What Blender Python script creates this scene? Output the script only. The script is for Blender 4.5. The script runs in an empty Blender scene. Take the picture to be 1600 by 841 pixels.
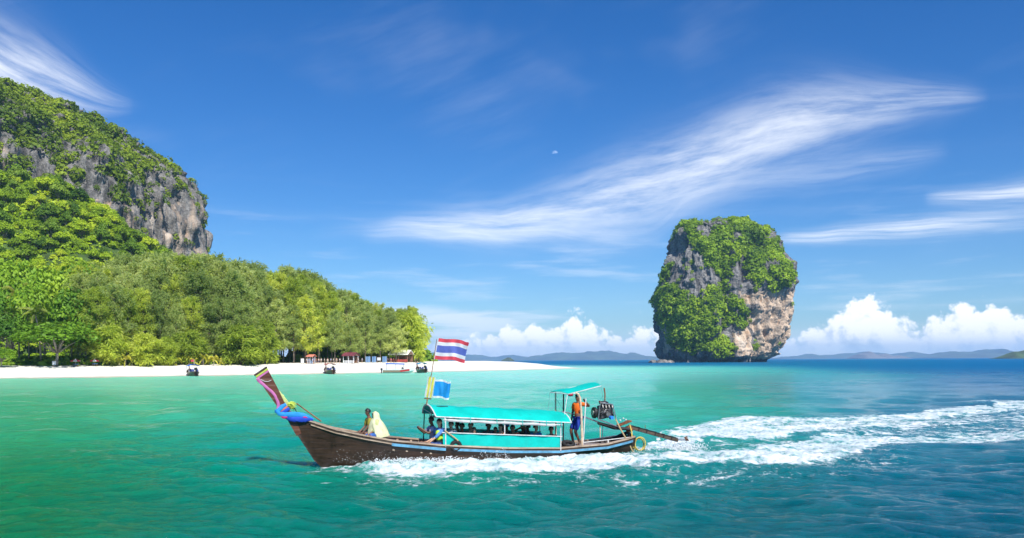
import bpy, bmesh, math, random
import numpy as np
def _p(*a): pass
from mathutils import Vector, Matrix, noise as mnoise

# ------------------------------------------------------------------ camera, sky, sun, exposure
scene = bpy.context.scene
COL = scene.collection
CAM_H = 3.2; FPX = 1333.33; ROLL = 0.0055; HOR = 563.2
cam_data = bpy.data.cameras.new('camera')
cam = bpy.data.objects.new('camera', cam_data); COL.objects.link(cam)
cam_data.sensor_width = 36.0; cam_data.lens = 30.0
cam_data.shift_y = (HOR - 420.5) / 1600.0
cam_data.clip_start = 0.1; cam_data.clip_end = 90000
_c, _s = math.cos(ROLL), math.sin(ROLL)
cam.matrix_world = Matrix(((_c, _s, 0, 0), (0, 0, -1, 0), (-_s, _c, 0, CAM_H), (0, 0, 0, 1)))
scene.camera = cam

SUN_EL = math.radians(48); SUN_AZ = math.radians(158)      # azimuth clockwise from +Y (the view direction)
SUN_DIR = Vector((math.cos(SUN_EL) * math.sin(SUN_AZ), math.cos(SUN_EL) * math.cos(SUN_AZ), math.sin(SUN_EL)))
sun_data = bpy.data.lights.new('sun', 'SUN'); sun_data.energy = 5.0; sun_data.angle = math.radians(0.55)
sun_data.color = (1.0, 0.965, 0.9)
sun = bpy.data.objects.new('sun', sun_data); COL.objects.link(sun)
sun.rotation_euler = SUN_DIR.to_track_quat('Z', 'Y').to_euler()

scene.view_settings.view_transform = 'Standard'; scene.view_settings.look = 'None'
scene.view_settings.exposure = 0.34; scene.view_settings.gamma = 1.0
scene.view_settings.use_curve_mapping = False
scene.render.engine = 'CYCLES'
scene.cycles.max_bounces = 5; scene.cycles.diffuse_bounces = 2; scene.cycles.glossy_bounces = 2
scene.cycles.transmission_bounces = 4; scene.cycles.transparent_max_bounces = 8; scene.cycles.volume_bounces = 1
scene.cycles.use_denoising = True
scene.cycles.sample_clamp_indirect = 6.0


def pray(px, py):
    a = (px - 800) / FPX; b = (HOR - py) / FPX
    return np.array([a * _c + b * _s, 1.0, -a * _s + b * _c])
def at(px, py, Y):
    return np.array([0, 0, CAM_H]) + Y * pray(px, py)
def ground(px, py, z=0.0):
    r = pray(px, py); return np.array([0, 0, CAM_H]) + (z - CAM_H) / r[2] * r
def proj(P):
    P = np.asarray(P, float); x, y, z = P[..., 0], np.maximum(P[..., 1], 1e-3), P[..., 2] - CAM_H
    return 800 + FPX * (x * _c - z * _s) / y, HOR - FPX * (x * _s + z * _c) / y
def azel(px, py):
    r = pray(px, py); r = r / np.linalg.norm(r); return math.atan2(r[0], r[1]), math.asin(r[2])


# ------------------------------------------------------------------ node helper
class NT:
    def __init__(self, tree): self.t = tree; self.n = tree.nodes; self.l = tree.links
    def new(self, typ, **kw):
        nd = self.n.new(typ)
        for k, v in kw.items(): setattr(nd, k, v)
        return nd
    def put(self, sock, v):
        if v is None: return
        if isinstance(v, bpy.types.NodeSocket): self.l.new(v, sock)
        else:
            if sock.type == 'RGBA' and len(v) == 3: v = (*v, 1)
            sock.default_value = v
    def m(self, op, a, b=None, c=None, clamp=False):
        nd = self.new('ShaderNodeMath', operation=op, use_clamp=clamp)
        for i, v in enumerate((a, b, c)): self.put(nd.inputs[i], v)
        return nd.outputs[0]
    def vm(self, op, a, b=None):
        nd = self.new('ShaderNodeVectorMath', operation=op)
        for i, v in enumerate((a, b)): self.put(nd.inputs[i], v)
        return nd.outputs['Value'] if op in ('DOT_PRODUCT', 'LENGTH') else nd.outputs[0]
    def xyz(self, x, y, z):
        nd = self.new('ShaderNodeCombineXYZ')
        for i, v in enumerate((x, y, z)): self.put(nd.inputs[i], v)
        return nd.outputs[0]
    def sep(self, v):
        nd = self.new('ShaderNodeSeparateXYZ'); self.put(nd.inputs[0], v); return nd.outputs
    def noise(self, vec, scale=1.0, detail=4.0, rough=0.5, dist=0.0, lac=2.0, out='Fac', dim='3D'):
        nd = self.new('ShaderNodeTexNoise', noise_dimensions=dim)
        if vec is not None: self.put(nd.inputs['Vector'], vec)
        nd.inputs['Scale'].default_value = scale; nd.inputs['Detail'].default_value = detail
        nd.inputs['Roughness'].default_value = rough; nd.inputs['Distortion'].default_value = dist
        nd.inputs['Lacunarity'].default_value = lac
        return nd.outputs[out]
    def voro(self, vec, scale=1.0, feature='F1', smooth=0.5, out='Distance', detail=0.0, dim='3D'):
        nd = self.new('ShaderNodeTexVoronoi', feature=feature, voronoi_dimensions=dim)
        if vec is not None: self.put(nd.inputs['Vector'], vec)
        nd.inputs['Scale'].default_value = scale
        if 'Detail' in nd.inputs: nd.inputs['Detail'].default_value = detail
        if feature == 'SMOOTH_F1': nd.inputs['Smoothness'].default_value = smooth
        return nd.outputs[out]
    def ss(self, v, a, b, lo=0.0, hi=1.0):
        nd = self.new('ShaderNodeMapRange', interpolation_type='SMOOTHSTEP')
        self.put(nd.inputs[0], v); self.put(nd.inputs[1], a); self.put(nd.inputs[2], b)
        nd.inputs[3].default_value = lo; nd.inputs[4].default_value = hi
        return nd.outputs[0]
    def lin(self, v, a, b, lo=0.0, hi=1.0, clamp=True):
        nd = self.new('ShaderNodeMapRange', clamp=clamp)
        self.put(nd.inputs[0], v)
        nd.inputs[1].default_value = a; nd.inputs[2].default_value = b
        nd.inputs[3].default_value = lo; nd.inputs[4].default_value = hi
        return nd.outputs[0]
    def mix(self, f, a, b, blend='MIX'):
        nd = self.new('ShaderNodeMix', data_type='RGBA', blend_type=blend)
        self.put(nd.inputs[0], f); self.put(nd.inputs[6], a); self.put(nd.inputs[7], b)
        return nd.outputs[2]
    def ramp(self, f, stops, interp='LINEAR'):
        nd = self.new('ShaderNodeValToRGB'); cr = nd.color_ramp; cr.interpolation = interp
        while len(cr.elements) < len(stops): cr.elements.new(0.5)
        for e, (p, c) in zip(cr.elements, stops):
            e.position = p; e.color = (*c, 1) if len(c) == 3 else c
        self.put(nd.inputs[0], f); return nd.outputs[0]
    def curve(self, v, pts):
        nd = self.new('ShaderNodeFloatCurve'); mp = nd.mapping; cv = mp.curves[0]
        mp.use_clip = False; mp.extend = 'HORIZONTAL'
        while len(cv.points) < len(pts): cv.points.new(0.5, 0.5)
        for p, (x, y) in zip(cv.points, pts): p.location = (x, y); p.handle_type = 'AUTO_CLAMPED'
        mp.update(); self.put(nd.inputs['Value'], v); return nd.outputs[0]


# ------------------------------------------------------------------ world: Nishita sky, cirrus, cumulus
world = bpy.data.worlds.new('World'); scene.world = world; world.use_nodes = True
W = NT(world.node_tree); W.n.clear()
def build_world():
    out = W.new('ShaderNodeOutputWorld'); bg = W.new('ShaderNodeBackground')
    W.l.new(bg.outputs[0], out.inputs[0]); bg.inputs[1].default_value = 0.1
    sky = W.new('ShaderNodeTexSky', sky_type='NISHITA', sun_disc=False)
    sky.sun_elevation = SUN_EL; sky.sun_rotation = SUN_AZ
    sky.altitude = 0; sky.air_density = 1.0; sky.dust_density = 0.25; sky.ozone_density = 2.2
    hsv = W.new('ShaderNodeHueSaturation'); hsv.inputs['Saturation'].default_value = SKY_SAT
    hsv.inputs['Hue'].default_value = 0.5 + SKY_HUE
    W.l.new(sky.outputs[0], hsv.inputs['Color'])
    skyc = W.mix(1.0, hsv.outputs[0], SKY_TINT, 'MULTIPLY')
    tc = W.new('ShaderNodeTexCoord'); d = tc.outputs['Generated']
    X, Y, Z = W.sep(d)
    az = W.m('ARCTAN2', X, Y); el = W.m('ARCSINE', Z)
    A0, A1 = -0.75, 0.75
    an = W.lin(az, A0, A1)                                     # 0..1 across the view, clamped beyond
    nx = lambda px, py=400: (azel(px, py)[0] - A0) / (A1 - A0)
    # ---- cirrus streaks: centre line, half-width and strength along azimuth
    ae = W.xyz(az, el, 0.0)
    warp = W.m('MULTIPLY', W.m('SUBTRACT', W.noise(ae, 7.0, 2, dim='2D'), 0.5), 0.014)
    elw = W.m('ADD', el, warp)
    patch = W.noise(W.xyz(W.m('MULTIPLY', az, 5), W.m('MULTIPLY', el, 9), 0.0), 1.0, 3, 0.5, dim='2D')
    def streak(line, wid, amp, seed, fine=9.0):
        c = W.curve(an, [(nx(px, py), azel(px, py)[1]) for px, py in line])
        w = W.curve(an, [(nx(px), v / FPX) for px, v in wid])
        s = W.curve(an, [(nx(px), v) for px, v in amp])
        acr = W.m('DIVIDE', W.m('SUBTRACT', elw, c), w)
        body = W.m('EXPONENT', W.m('MULTIPLY', W.m('MULTIPLY', acr, acr), -1.1))
        # feathered filaments, drawn out at a slant to the streak
        v = W.xyz(W.m('ADD', W.m('MULTIPLY', az, fine), W.m('MULTIPLY', acr, 0.35)), W.m('ADD', W.m('MULTIPLY', acr, 1.7), W.m('MULTIPLY', az, 6)), 0.0)
        n = W.noise(W.vm('ADD', v, (seed, seed * 3, 0)), 1.0, 8, 0.66, dim='2D')
        f = W.m('MULTIPLY', W.ss(n, 0.15, 0.80, 0.12, 1.0), W.ss(patch, 0.2, 0.62, 0.7, 1.0))
        return W.m('MULTIPLY', W.m('MULTIPLY', body, f), W.m('MAXIMUM', s, 0.0))
    ms = []
    ms.append(streak([(480, 362), (600, 357), (720, 354), (830, 346), (900, 330), (960, 310), (1020, 290), (1100, 254), (1200, 208), (1300, 178), (1400, 160), (1540, 148)],
                     [(480, 9), (600, 13), (720, 22), (830, 34), (900, 44), (960, 52), (1020, 56), (1100, 56), (1200, 52), (1300, 42), (1400, 26), (1540, 10)],
                     [(480, 0.0), (540, 0.12), (640, 0.75), (760, 1.1), (900, 1.2), (1020, 1.15), (1120, 1.0), (1250, 0.9), (1380, 0.8), (1480, 0.55), (1550, 0.0)], 13.7))
    ms.append(streak([(600, 368), (800, 362), (1000, 366), (1100, 300), (1300, 262), (1480, 232)], [(600, 9), (900, 12), (1100, 18), (1300, 22), (1480, 14)],
                     [(560, 0), (680, 0.5), (900, 0.5), (1010, 0.25), (1120, 0.2), (1280, 0.3), (1420, 0.22), (1490, 0)], 8.7))
    ms.append(streak([(-150, 20), (0, 108), (100, 132), (180, 160), (240, 170), (900, 420), (1180, 376), (1300, 366), (1420, 357), (1520, 350), (1600, 343)],
                     [(-150, 40), (0, 52), (110, 34), (180, 18), (240, 8), (1180, 8), (1350, 13), (1480, 14), (1600, 10)],
                     [(-200, 0.8), (-20, 1.1), (70, 1.0), (140, 0.6), (200, 0.18), (235, 0), (1170, 0), (1240, 0.7), (1380, 0.95), (1500, 0.85), (1590, 0.4), (1650, 0.2)], 5.2))
    ms.append(streak([(1440, 312), (1540, 306), (1640, 296)], [(1440, 8), (1540, 12), (1640, 16)], [(1440, 0), (1500, 0.75), (1600, 0.9), (1700, 0.5)], 6.6))
    # thin veils everywhere in the upper sky
    vv = W.xyz(W.m('ADD', W.m('MULTIPLY', az, 2.2), W.m('MULTIPLY', el, -1.6)), W.m('ADD', W.m('MULTIPLY', el, 9), W.m('MULTIPLY', az, -3)), 0.0)
    veil = W.m('MULTIPLY', W.ss(W.noise(vv, 1.0, 6, 0.6, dim='2D'), 0.45, 0.85), W.ss(patch, 0.35, 0.65))
    veil = W.m('MULTIPLY', veil, W.ss(el, 0.05, 0.2, 0.0, 0.13))
    # faint level layers low over the horizon
    ln = W.noise(W.xyz(W.m('MULTIPLY', az, 6.0), W.m('MULTIPLY', el, 57.0), 0.0), 1.0, 5, 0.55, dim='2D')
    low = W.m('MULTIPLY', W.ss(ln, 0.5, 0.8), W.m('MULTIPLY', W.ss(el, 0.22, 0.1), 0.3))
    cir = veil
    for q in ms + [low]: cir = W.m('SUBTRACT', W.m('ADD', cir, q), W.m('MULTIPLY', cir, q))
    cir = W.m('MULTIPLY', cir, 0.82, clamp=True)
    c1 = W.mix(cir, skyc, (9.2, 9.5, 10.0))
    # ---- cumulus bank along the horizon
    g = bpy.data.node_groups.new('cumulus_field', 'ShaderNodeTree')
    g.interface.new_socket('Dir', in_out='INPUT', socket_type='NodeSocketVector')
    g.interface.new_socket('D', in_out='OUTPUT', socket_type='NodeSocketFloat')
    G = NT(g); gi = G.new('NodeGroupInput'); go = G.new('NodeGroupOutput')
    b = gi.outputs[0]; gaz, gel, _z = G.sep(b)
    gan = G.lin(gaz, A0, A1)
    # (px, py) heights of the cloud tops
    top = [(0, 520), (500, 500), (620, 518), (680, 536), (730, 532), (775, 520), (800, 507), (830, 500), (858, 513), (893, 492), (930, 515), (968, 522), (998, 508), (1030, 522), (1090, 540),
           (1190, 536), (1238, 519), (1275, 512), (1315, 474), (1348, 463), (1382, 470), (1400, 496), (1430, 500), (1480, 486), (1510, 472), (1560, 471), (1600, 484), (1720, 500), (1900, 515)]
    gh = G.curve(gan, [(nx(px, py), azel(px, py)[1]) for px, py in top])
    n1 = G.noise(b, 26.0, 5, 0.58, dim='2D')
    bw_ = G.vm('ADD', b, G.xyz(G.m('MULTIPLY', n1, 0.016), G.m('MULTIPLY', n1, -0.013), 0.0))
    v1 = G.voro(bw_, 46.0, dim='2D'); v2 = G.voro(bw_, 112.0, dim='2D'); v3 = G.voro(bw_, 270.0, dim='2D')
    bil = G.m('ADD', G.m('MULTIPLY', v1, -0.85), G.m('ADD', G.m('MULTIPLY', v2, -0.48), G.m('MULTIPLY', v3, -0.26)))
    fld = G.m('ADD', G.m('ADD', bil, 0.74), G.m('MULTIPLY', G.m('SUBTRACT', n1, 0.5), 1.5))
    hh = G.m('DIVIDE', G.m('SUBTRACT', gh, gel), 0.022)
    G.l.new(G.m('ADD', G.m('MINIMUM', hh, 1.6), fld), go.inputs[0])
    def field(vec):
        nd = W.new('ShaderNodeGroup', node_tree=g); W.put(nd.inputs[0], vec); return nd.outputs[0]
    D0 = field(ae); D1 = field(W.vm('ADD', ae, (0.006, 0.011, 0)))
    mask = W.ss(D0, 0.0, 0.5)
    lit = W.m('ADD', 0.56, W.m('MULTIPLY', W.m('SUBTRACT', D0, D1), 0.8), clamp=True)
    lit = W.m('MULTIPLY', lit, W.ss(el, 0.004, 0.05, 0.62, 1.0))
    cc = W.ramp(lit, [(0.0, (0.52, 0.62, 0.75)), (0.32, (0.72, 0.79, 0.88)), (0.56, (0.95, 0.97, 0.98)), (0.8, (1.05, 1.05, 1.05))])
    cc10 = W.mix(1.0, cc, (10, 10, 10), 'MULTIPLY')
    # grey-blue stratus sheet behind the beach end
    strat = W.m('MULTIPLY', W.ss(ln, 0.36, 0.62),
                W.curve(an, [(0, 0.5), (nx(500), 0.6), (nx(660), 0.85), (nx(800), 0.7), (nx(880), 0.4), (nx(960), 0.0), (nx(1220), 0.0), (nx(1600), 0.1), (1.0, 0.5)]))
    strat = W.m('MULTIPLY', strat, W.ss(el, 0.066, 0.052))
    c2 = W.mix(strat, c1, (7.0, 7.9, 9.0))
    # soft haze under the bank
    hz = W.m('MULTIPLY', W.ss(el, 0.05, 0.0), 0.55)
    c3 = W.mix(hz, c2, (6.3, 7.7, 9.2))
    c4 = W.mix(W.m('MULTIPLY', mask, W.ss(el, -0.004, 0.03, 0.25, 1.0)), c3, cc10)
    W.l.new(c4, bg.inputs[0])
    world.cycles.sampling_method = 'MANUAL'; world.cycles.sample_map_resolution = 256
SKY_SAT, SKY_HUE, SKY_TINT = 1.38, 0.0, (0.50, 0.70, 0.97)
build_world()


# ------------------------------------------------------------------ objects, tags
def tag(o, label=None, cat=None, group=None, kind=None):
    if label: o['label'] = label
    if cat: o['category'] = cat
    if group: o['group'] = group
    if kind: o['kind'] = kind
    return o
def link(o, parent=None):
    COL.objects.link(o)
    if parent is not None: o.parent = parent
    return o
def empty(name, loc=(0, 0, 0), rz=0.0, mat=None):
    o = bpy.data.objects.new(name, None); o.empty_display_size = 0.3; COL.objects.link(o)
    if mat is not None: o.matrix_world = mat
    else: o.location = loc; o.rotation_euler = (0, 0, rz)
    return o
def np_mesh(name, verts, faces, mats=(), fmat=None, smooth=False):
    """faces: (N,k) int array or list of tuples"""
    me = bpy.data.meshes.new(name)
    verts = np.asarray(verts, np.float32)
    if isinstance(faces, np.ndarray):
        k = faces.shape[1]; nf = len(faces)
        me.vertices.add(len(verts)); me.vertices.foreach_set('co', verts.ravel())
        me.loops.add(nf * k); me.loops.foreach_set('vertex_index', faces.astype(np.int32).ravel())
        me.polygons.add(nf); me.polygons.foreach_set('loop_start', np.arange(0, nf * k, k, dtype=np.int32))
        me.update(calc_edges=True)
    else:
        me.from_pydata([tuple(map(float, v)) for v in verts], [], faces); me.update()
    for m in (mats if isinstance(mats, (list, tuple)) else [mats]): me.materials.append(m)
    if fmat is not None: me.polygons.foreach_set('material_index', np.asarray(fmat, np.int32))
    if smooth: me.polygons.foreach_set('use_smooth', np.ones(len(me.polygons), bool))
    return me
def mobj(name, me, parent=None, loc=None):
    o = bpy.data.objects.new(name, me); link(o, parent)
    if loc is not None: o.location = loc
    return o
def attr_f(me, name, vals):
    a = me.attributes.new(name, 'FLOAT', 'POINT'); a.data.foreach_set('value', np.asarray(vals, np.float32))
def attr_c(me, name, vals):
    a = me.attributes.new(name, 'FLOAT_COLOR', 'POINT'); v = np.ones((len(vals), 4), np.float32); v[:, :3] = vals
    a.data.foreach_set('color', v.ravel())


# ------------------------------------------------------------------ numpy noise
def _hash(i, j, k, seed):
    h = (i * 374761393 + j * 668265263 + k * 2147483647 + seed * 1274126177) & 0xffffffff
    h = ((h ^ (h >> 13)) * 1274126177) & 0xffffffff
    h = ((h ^ (h >> 16)) * 2246822519) & 0xffffffff
    return ((h ^ (h >> 15)) & 0xffffff) / float(0xffffff)
def vnoise(P, seed=0):
    P = np.asarray(P, float); i = np.floor(P).astype(np.int64); f = P - i; f = f * f * f * (f * (f * 6 - 15) + 10)
    r = 0
    for a in (0, 1):
        wa = f[..., 0] if a else 1 - f[..., 0]
        for b in (0, 1):
            wb = f[..., 1] if b else 1 - f[..., 1]
            for c in (0, 1):
                wc = f[..., 2] if c else 1 - f[..., 2]
                r = r + wa * wb * wc * _hash(i[..., 0] + a, i[..., 1] + b, i[..., 2] + c, seed)
    return r * 2 - 1
def fbm(P, oct=4, seed=0, gain=0.5, lac=2.03):
    P = np.asarray(P, float); r = 0; a = 1.0; t = 0
    for o in range(oct): r = r + a * vnoise(P, seed + o * 17); t += a; a *= gain; P = P * lac + 11.3
    return r / t
def sstep(x, a, b):
    t = np.clip((np.asarray(x, float) - a) / (b - a), 0, 1); return t * t * (3 - 2 * t)
def inpoly(px, py, poly):
    r = np.zeros(np.shape(px), bool); n = len(poly)
    for i in range(n):
        x1, y1 = poly[i]; x2, y2 = poly[(i + 1) % n]
        c = ((y1 > py) != (y2 > py)) & (px < (x2 - x1) * (py - y1) / (y2 - y1 + 1e-12) + x1)
        r ^= c
    return r
def grid_faces(nr, nc, wrap=False):
    r = np.arange(nr - 1)[:, None]; c = np.arange(nc if wrap else nc - 1)[None, :]
    c2 = (c + 1) % nc
    return np.stack([r * nc + c, r * nc + c2, (r + 1) * nc + c2, (r + 1) * nc + c], -1).reshape(-1, 4)


# ------------------------------------------------------------------ materials
MATS = {}
def principled(name):
    m = bpy.data.materials.new(name); m.use_nodes = True; t = NT(m.node_tree)
    b = m.node_tree.nodes['Principled BSDF']; MATS[name] = m
    return m, t, b
def simple(name, col, rough=0.6, metal=0.0, var=0.18, scale=6.0, bump=0.0, spec=0.5, coat=0.0, dirt=None):
    """plain coloured surface with blotchy variation, fine wear and optional relief"""
    m, t, b = principled(name)
    tc = t.new('ShaderNodeTexCoord'); v = tc.outputs['Object']
    n = t.noise(v, scale, 6, 0.6)
    c = t.mix(t.ss(n, 0.3, 0.7), tuple(x * (1 - var) for x in col), tuple(min(1, x * (1 + var * 0.7)) for x in col))
    if dirt:
        c = t.mix(t.m('MULTIPLY', t.ss(t.noise(v, scale * 2.3, 8, 0.7), 0.52, 0.75), dirt[1]), c, dirt[0])
    t.l.new(c, b.inputs['Base Color'])
    t.l.new(t.lin(t.noise(v, scale * 3, 4), 0.3, 0.7, max(0.02, rough - 0.1), min(1, rough + 0.12)), b.inputs['Roughness'])
    b.inputs['Metallic'].default_value = metal; b.inputs['Specular IOR Level'].default_value = spec
    b.inputs['Coat Weight'].default_value = coat
    if bump:
        bp = t.new('ShaderNodeBump'); bp.inputs['Strength'].default_value = bump; bp.inputs['Distance'].default_value = 0.02
        t.l.new(t.noise(v, scale * 5, 6, 0.6), bp.inputs['Height']); t.l.new(bp.outputs[0], b.inputs['Normal'])
    return m
def leaf_mat(name, c0, c1, c2, nscale=0.12, trans=0.35, rough=0.55):
    """foliage: three tones by clump and by plant, light passing through the leaves"""
    m, t, b = principled(name)
    geo = t.new('ShaderNodeNewGeometry'); oi = t.new('ShaderNodeObjectInfo')
    n = t.noise(geo.outputs['Position'], nscale, 4, 0.6)
    n2 = t.noise(geo.outputs['Position'], nscale * 9, 3, 0.6)
    f = t.m('ADD', t.m('MULTIPLY', t.m('SUBTRACT', n, 0.5), 1.6), t.m('ADD', t.m('MULTIPLY', t.m('SUBTRACT', n2, 0.5), 0.7), t.lin(oi.outputs['Random'], 0, 1, 0.22, 0.78)))
    c = t.ramp(f, [(0.12, c0), (0.5, c1), (0.9, c2)])
    t.l.new(c, b.inputs['Base Color']); b.inputs['Roughness'].default_value = rough
    b.inputs['Specular IOR Level'].default_value = 0.25
    tr = t.new('ShaderNodeBsdfTranslucent')
    t.l.new(t.mix(1.0, c, (1.25, 1.2, 0.6), 'MULTIPLY'), tr.inputs[0])
    mx = t.new('ShaderNodeMixShader'); mx.inputs[0].default_value = trans
    t.l.new(b.outputs[0], mx.inputs[1]); t.l.new(tr.outputs[0], mx.inputs[2])
    t.l.new(mx.outputs[0], m.node_tree.nodes['Material Output'].inputs[0])
    return m
def rock_mat(name, grey=(0.40, 0.385, 0.365), s=1.0):
    m, t, b = principled(name)
    geo = t.new('ShaderNodeNewGeometry'); P = geo.outputs['Position']
    at_ = t.new('ShaderNodeAttribute', attribute_name='pale'); pale = at_.outputs['Fac']
    st = t.vm('MULTIPLY', P, (0.16 * s, 0.16 * s, 0.028 * s))            # rain streaks run down the face
    n1 = t.noise(st, 1.0, 7, 0.62, 0.4); n2 = t.noise(P, 0.05 * s, 6, 0.6); n3 = t.noise(P, 0.5 * s, 6, 0.7)
    g = t.ramp(n1, [(0.28, (0.022, 0.022, 0.027)), (0.41, tuple(x * 0.48 for x in grey)), (0.56, tuple(x * 0.85 for x in grey)), (0.74, (0.56, 0.53, 0.48))])
    g = t.mix(t.ss(n3, 0.35, 0.7), t.mix(1.0, g, (0.46, 0.46, 0.48), 'MULTIPLY'), g)
    cr = t.ramp(t.m('ADD', t.m('MULTIPLY', n1, 0.7), t.m('MULTIPLY', n2, 0.35)), [(0.28, (0.10, 0.09, 0.085)), (0.4, (0.40, 0.31, 0.23)), (0.55, (0.66, 0.50, 0.36)), (0.72, (0.74, 0.66, 0.55))])
    cr = t.mix(t.ss(t.noise(P, 0.11 * s, 4, 0.6), 0.55, 0.72, 0, 0.7), cr, (0.52, 0.30, 0.17))
    f = t.ss(t.m('ADD', pale, t.m('MULTIPLY', t.m('SUBTRACT', t.noise(st, 0.8, 5, 0.6), 0.5), 1.1)), 0.35, 0.65)
    t.l.new(t.mix(f, g, cr), b.inputs['Base Color']); b.inputs['Roughness'].default_value = 0.88
    b.inputs['Specular IOR Level'].default_value = 0.2
    bp = t.new('ShaderNodeBump'); bp.inputs['Strength'].default_value = 1.0; bp.inputs['Distance'].default_value = 3.2 / s
    t.l.new(t.m('ADD', t.m('MULTIPLY', n3, 0.6), n1), bp.inputs['Height']); t.l.new(bp.outputs[0], b.inputs['Normal'])
    return m
# ================================================================== SETTING
BOAT_TH = math.radians(18); BOAT_Y = 27.5
BOAT_C = np.array([(745 - 800) / FPX * BOAT_Y, BOAT_Y, 0.0])
BOAT_FW = np.array([-math.cos(BOAT_TH), -math.sin(BOAT_TH), 0]); BOAT_PT = np.array([math.sin(BOAT_TH), -math.cos(BOAT_TH), 0])
# near rail of the hull: boat x, half beam at rail, rail height
SHEER = np.array([(5.75, .05, 1.50), (5.31, .15, 1.40), (4.57, .44, 1.14), (3.71, .70, .94), (2.86, .86, .77), (1.37, .98, .59), (-.75, 1.0, .43), (-2.49, .95, .36), (-4.23, .76, .41), (-5.14, .52, .54), (-5.45, .40, .60)])
def sheer(x):
    o = SHEER[::-1]; return np.interp(x, o[:, 0], o[:, 1]), np.interp(x, o[:, 0], o[:, 2])

def srgb(c):
    c = np.asarray(c, float) / 255.0
    return np.where(c <= 0.04045, c / 12.92, ((c + 0.055) / 1.055) ** 2.4)

# ---- sea
WATER = [(50, 597, 128, 208, 168), (300, 596, 130, 214, 178), (600, 592, 138, 220, 190), (850, 581, 165, 230, 208), (1000, 583, 135, 216, 190), (1120, 580, 80, 180, 165), (1225, 588, 15, 142, 145),
         (1300, 572, 0, 96, 132), (1400, 575, 0, 94, 138), (1590, 572, 0, 92, 138), (950, 567, 0, 95, 138), (1060, 567, 0, 92, 130), (1590, 600, 0, 98, 135), (1300, 620, 8, 130, 145), (1150, 628, 30, 162, 145), (1000, 620, 85, 198, 160), (800, 620, 104, 206, 170),
         (560, 620, 100, 206, 168), (300, 635, 78, 194, 152), (50, 635, 74, 180, 132), (50, 680, 34, 160, 112), (300, 690, 0, 155, 125), (450, 690, 0, 150, 132), (50, 760, 0, 128, 76), (200, 760, 0, 132, 96),
         (400, 760, 0, 130, 105), (50, 830, 0, 118, 78), (300, 830, 0, 116, 100), (600, 775, 0, 130, 110), (600, 830, 0, 108, 102), (900, 780, 0, 124, 115), (900, 830, 0, 100, 102), (1200, 760, 0, 106, 114),
         (1200, 830, 0, 94, 104), (1500, 740, 0, 96, 114), (1500, 830, 0, 88, 106), (1500, 640, 0, 104, 128), (1100, 700, 10, 150, 142), (1030, 650, 42, 176, 150), (1400, 690, 0, 118, 135), (700, 700, 20, 160, 140)]
def water_colour(px, py):
    px = np.clip(px, -300, 1900); py = np.clip(py, 564, 860)
    u = px / 170.0; v = np.log(py - 556.0) * 2.6
    num = 0; den = 0
    for x, y, r, g, b in WATER:
        w = np.exp(-((u - x / 170.0) ** 2 + (v - math.log(y - 556.0) * 2.6) ** 2) / 0.75) + 1e-9
        num = num + w[:, None] * srgb((r, g, b))[None, :]; den = den + w
    return (num / den[:, None]) ** 1.1

def band(px, py, pts, soft=0.35):
    """pts: (px, top, bottom, density) -> foam density for each position"""
    p = np.array(pts, float); ok = (px >= p[0, 0]) & (px <= p[-1, 0])
    t = np.interp(px, p[:, 0], p[:, 1]); b = np.interp(px, p[:, 0], p[:, 2]); d = np.interp(px, p[:, 0], p[:, 3])
    m = (t + b) / 2; h = np.maximum((b - t) / 2, 0.5)
    return np.where(ok, d * (1 - sstep(np.abs(py - m) / h, 1 - soft, 1 + soft)), 0)
BANDS = [
    [(488, 722, 736, .25), (540, 716, 743, .42), (590, 706, 743, .8), (640, 704, 744, 1.0), (760, 706, 742, 1.05), (850, 715, 738, 1.05), (930, 719, 735, 1.0), (985, 719, 733, .9), (1060, 715, 728, .85), (1110, 711, 727, .85), (1152, 703, 726, .9),
     (1240, 690, 728, .92), (1300, 681, 722, .92), (1345, 680, 706, .9), (1385, 682, 695, .85), (1450, 680, 692, .7), (1530, 675, 689, .75), (1640, 668, 687, .7), (1900, 660, 680, .6), (2250, 650, 672, .45), (2500, 645, 665, 0)],
    [(985, 703, 714, .6), (1015, 694, 708, .95), (1050, 683, 701, 1.05), (1085, 675, 693, 1.1), (1150, 670, 687, 1.0), (1216, 669, 684, .95), (1320, 661, 674, .85), (1450, 655, 667, .62), (1640, 648, 659, .5), (1950, 638, 650, .4), (2300, 632, 642, 0)],
    [(1025, 678, 684, .5), (1050, 672, 681, .7), (1100, 662, 676, .8), (1132, 653, 672, .9), (1176, 650, 670, .85), (1240, 655, 668, .75), (1320, 655, 666, .7), (1420, 644, 658, .8), (1520, 634, 648, .85), (1640, 625, 640, .8), (1900, 612, 628, .65), (2250, 602, 618, .45), (2500, 598, 612, 0)],
    [(1050, 672, 690, .5), (1200, 655, 685, .42), (1320, 655, 680, .42), (1400, 650, 688, .38), (1640, 630, 685, .40), (2100, 612, 674, .36), (2450, 605, 664, 0)],
    [(960, 700, 722, .42), (1100, 690, 720, .30), (1300, 680, 700, .25), (1400, 676, 690, .35)],
    [(480, 722, 752, .18), (600, 738, 760, .26), (900, 735, 756, .22), (1200, 724, 750, .27), (1420, 700, 735, .2)],
]
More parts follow.
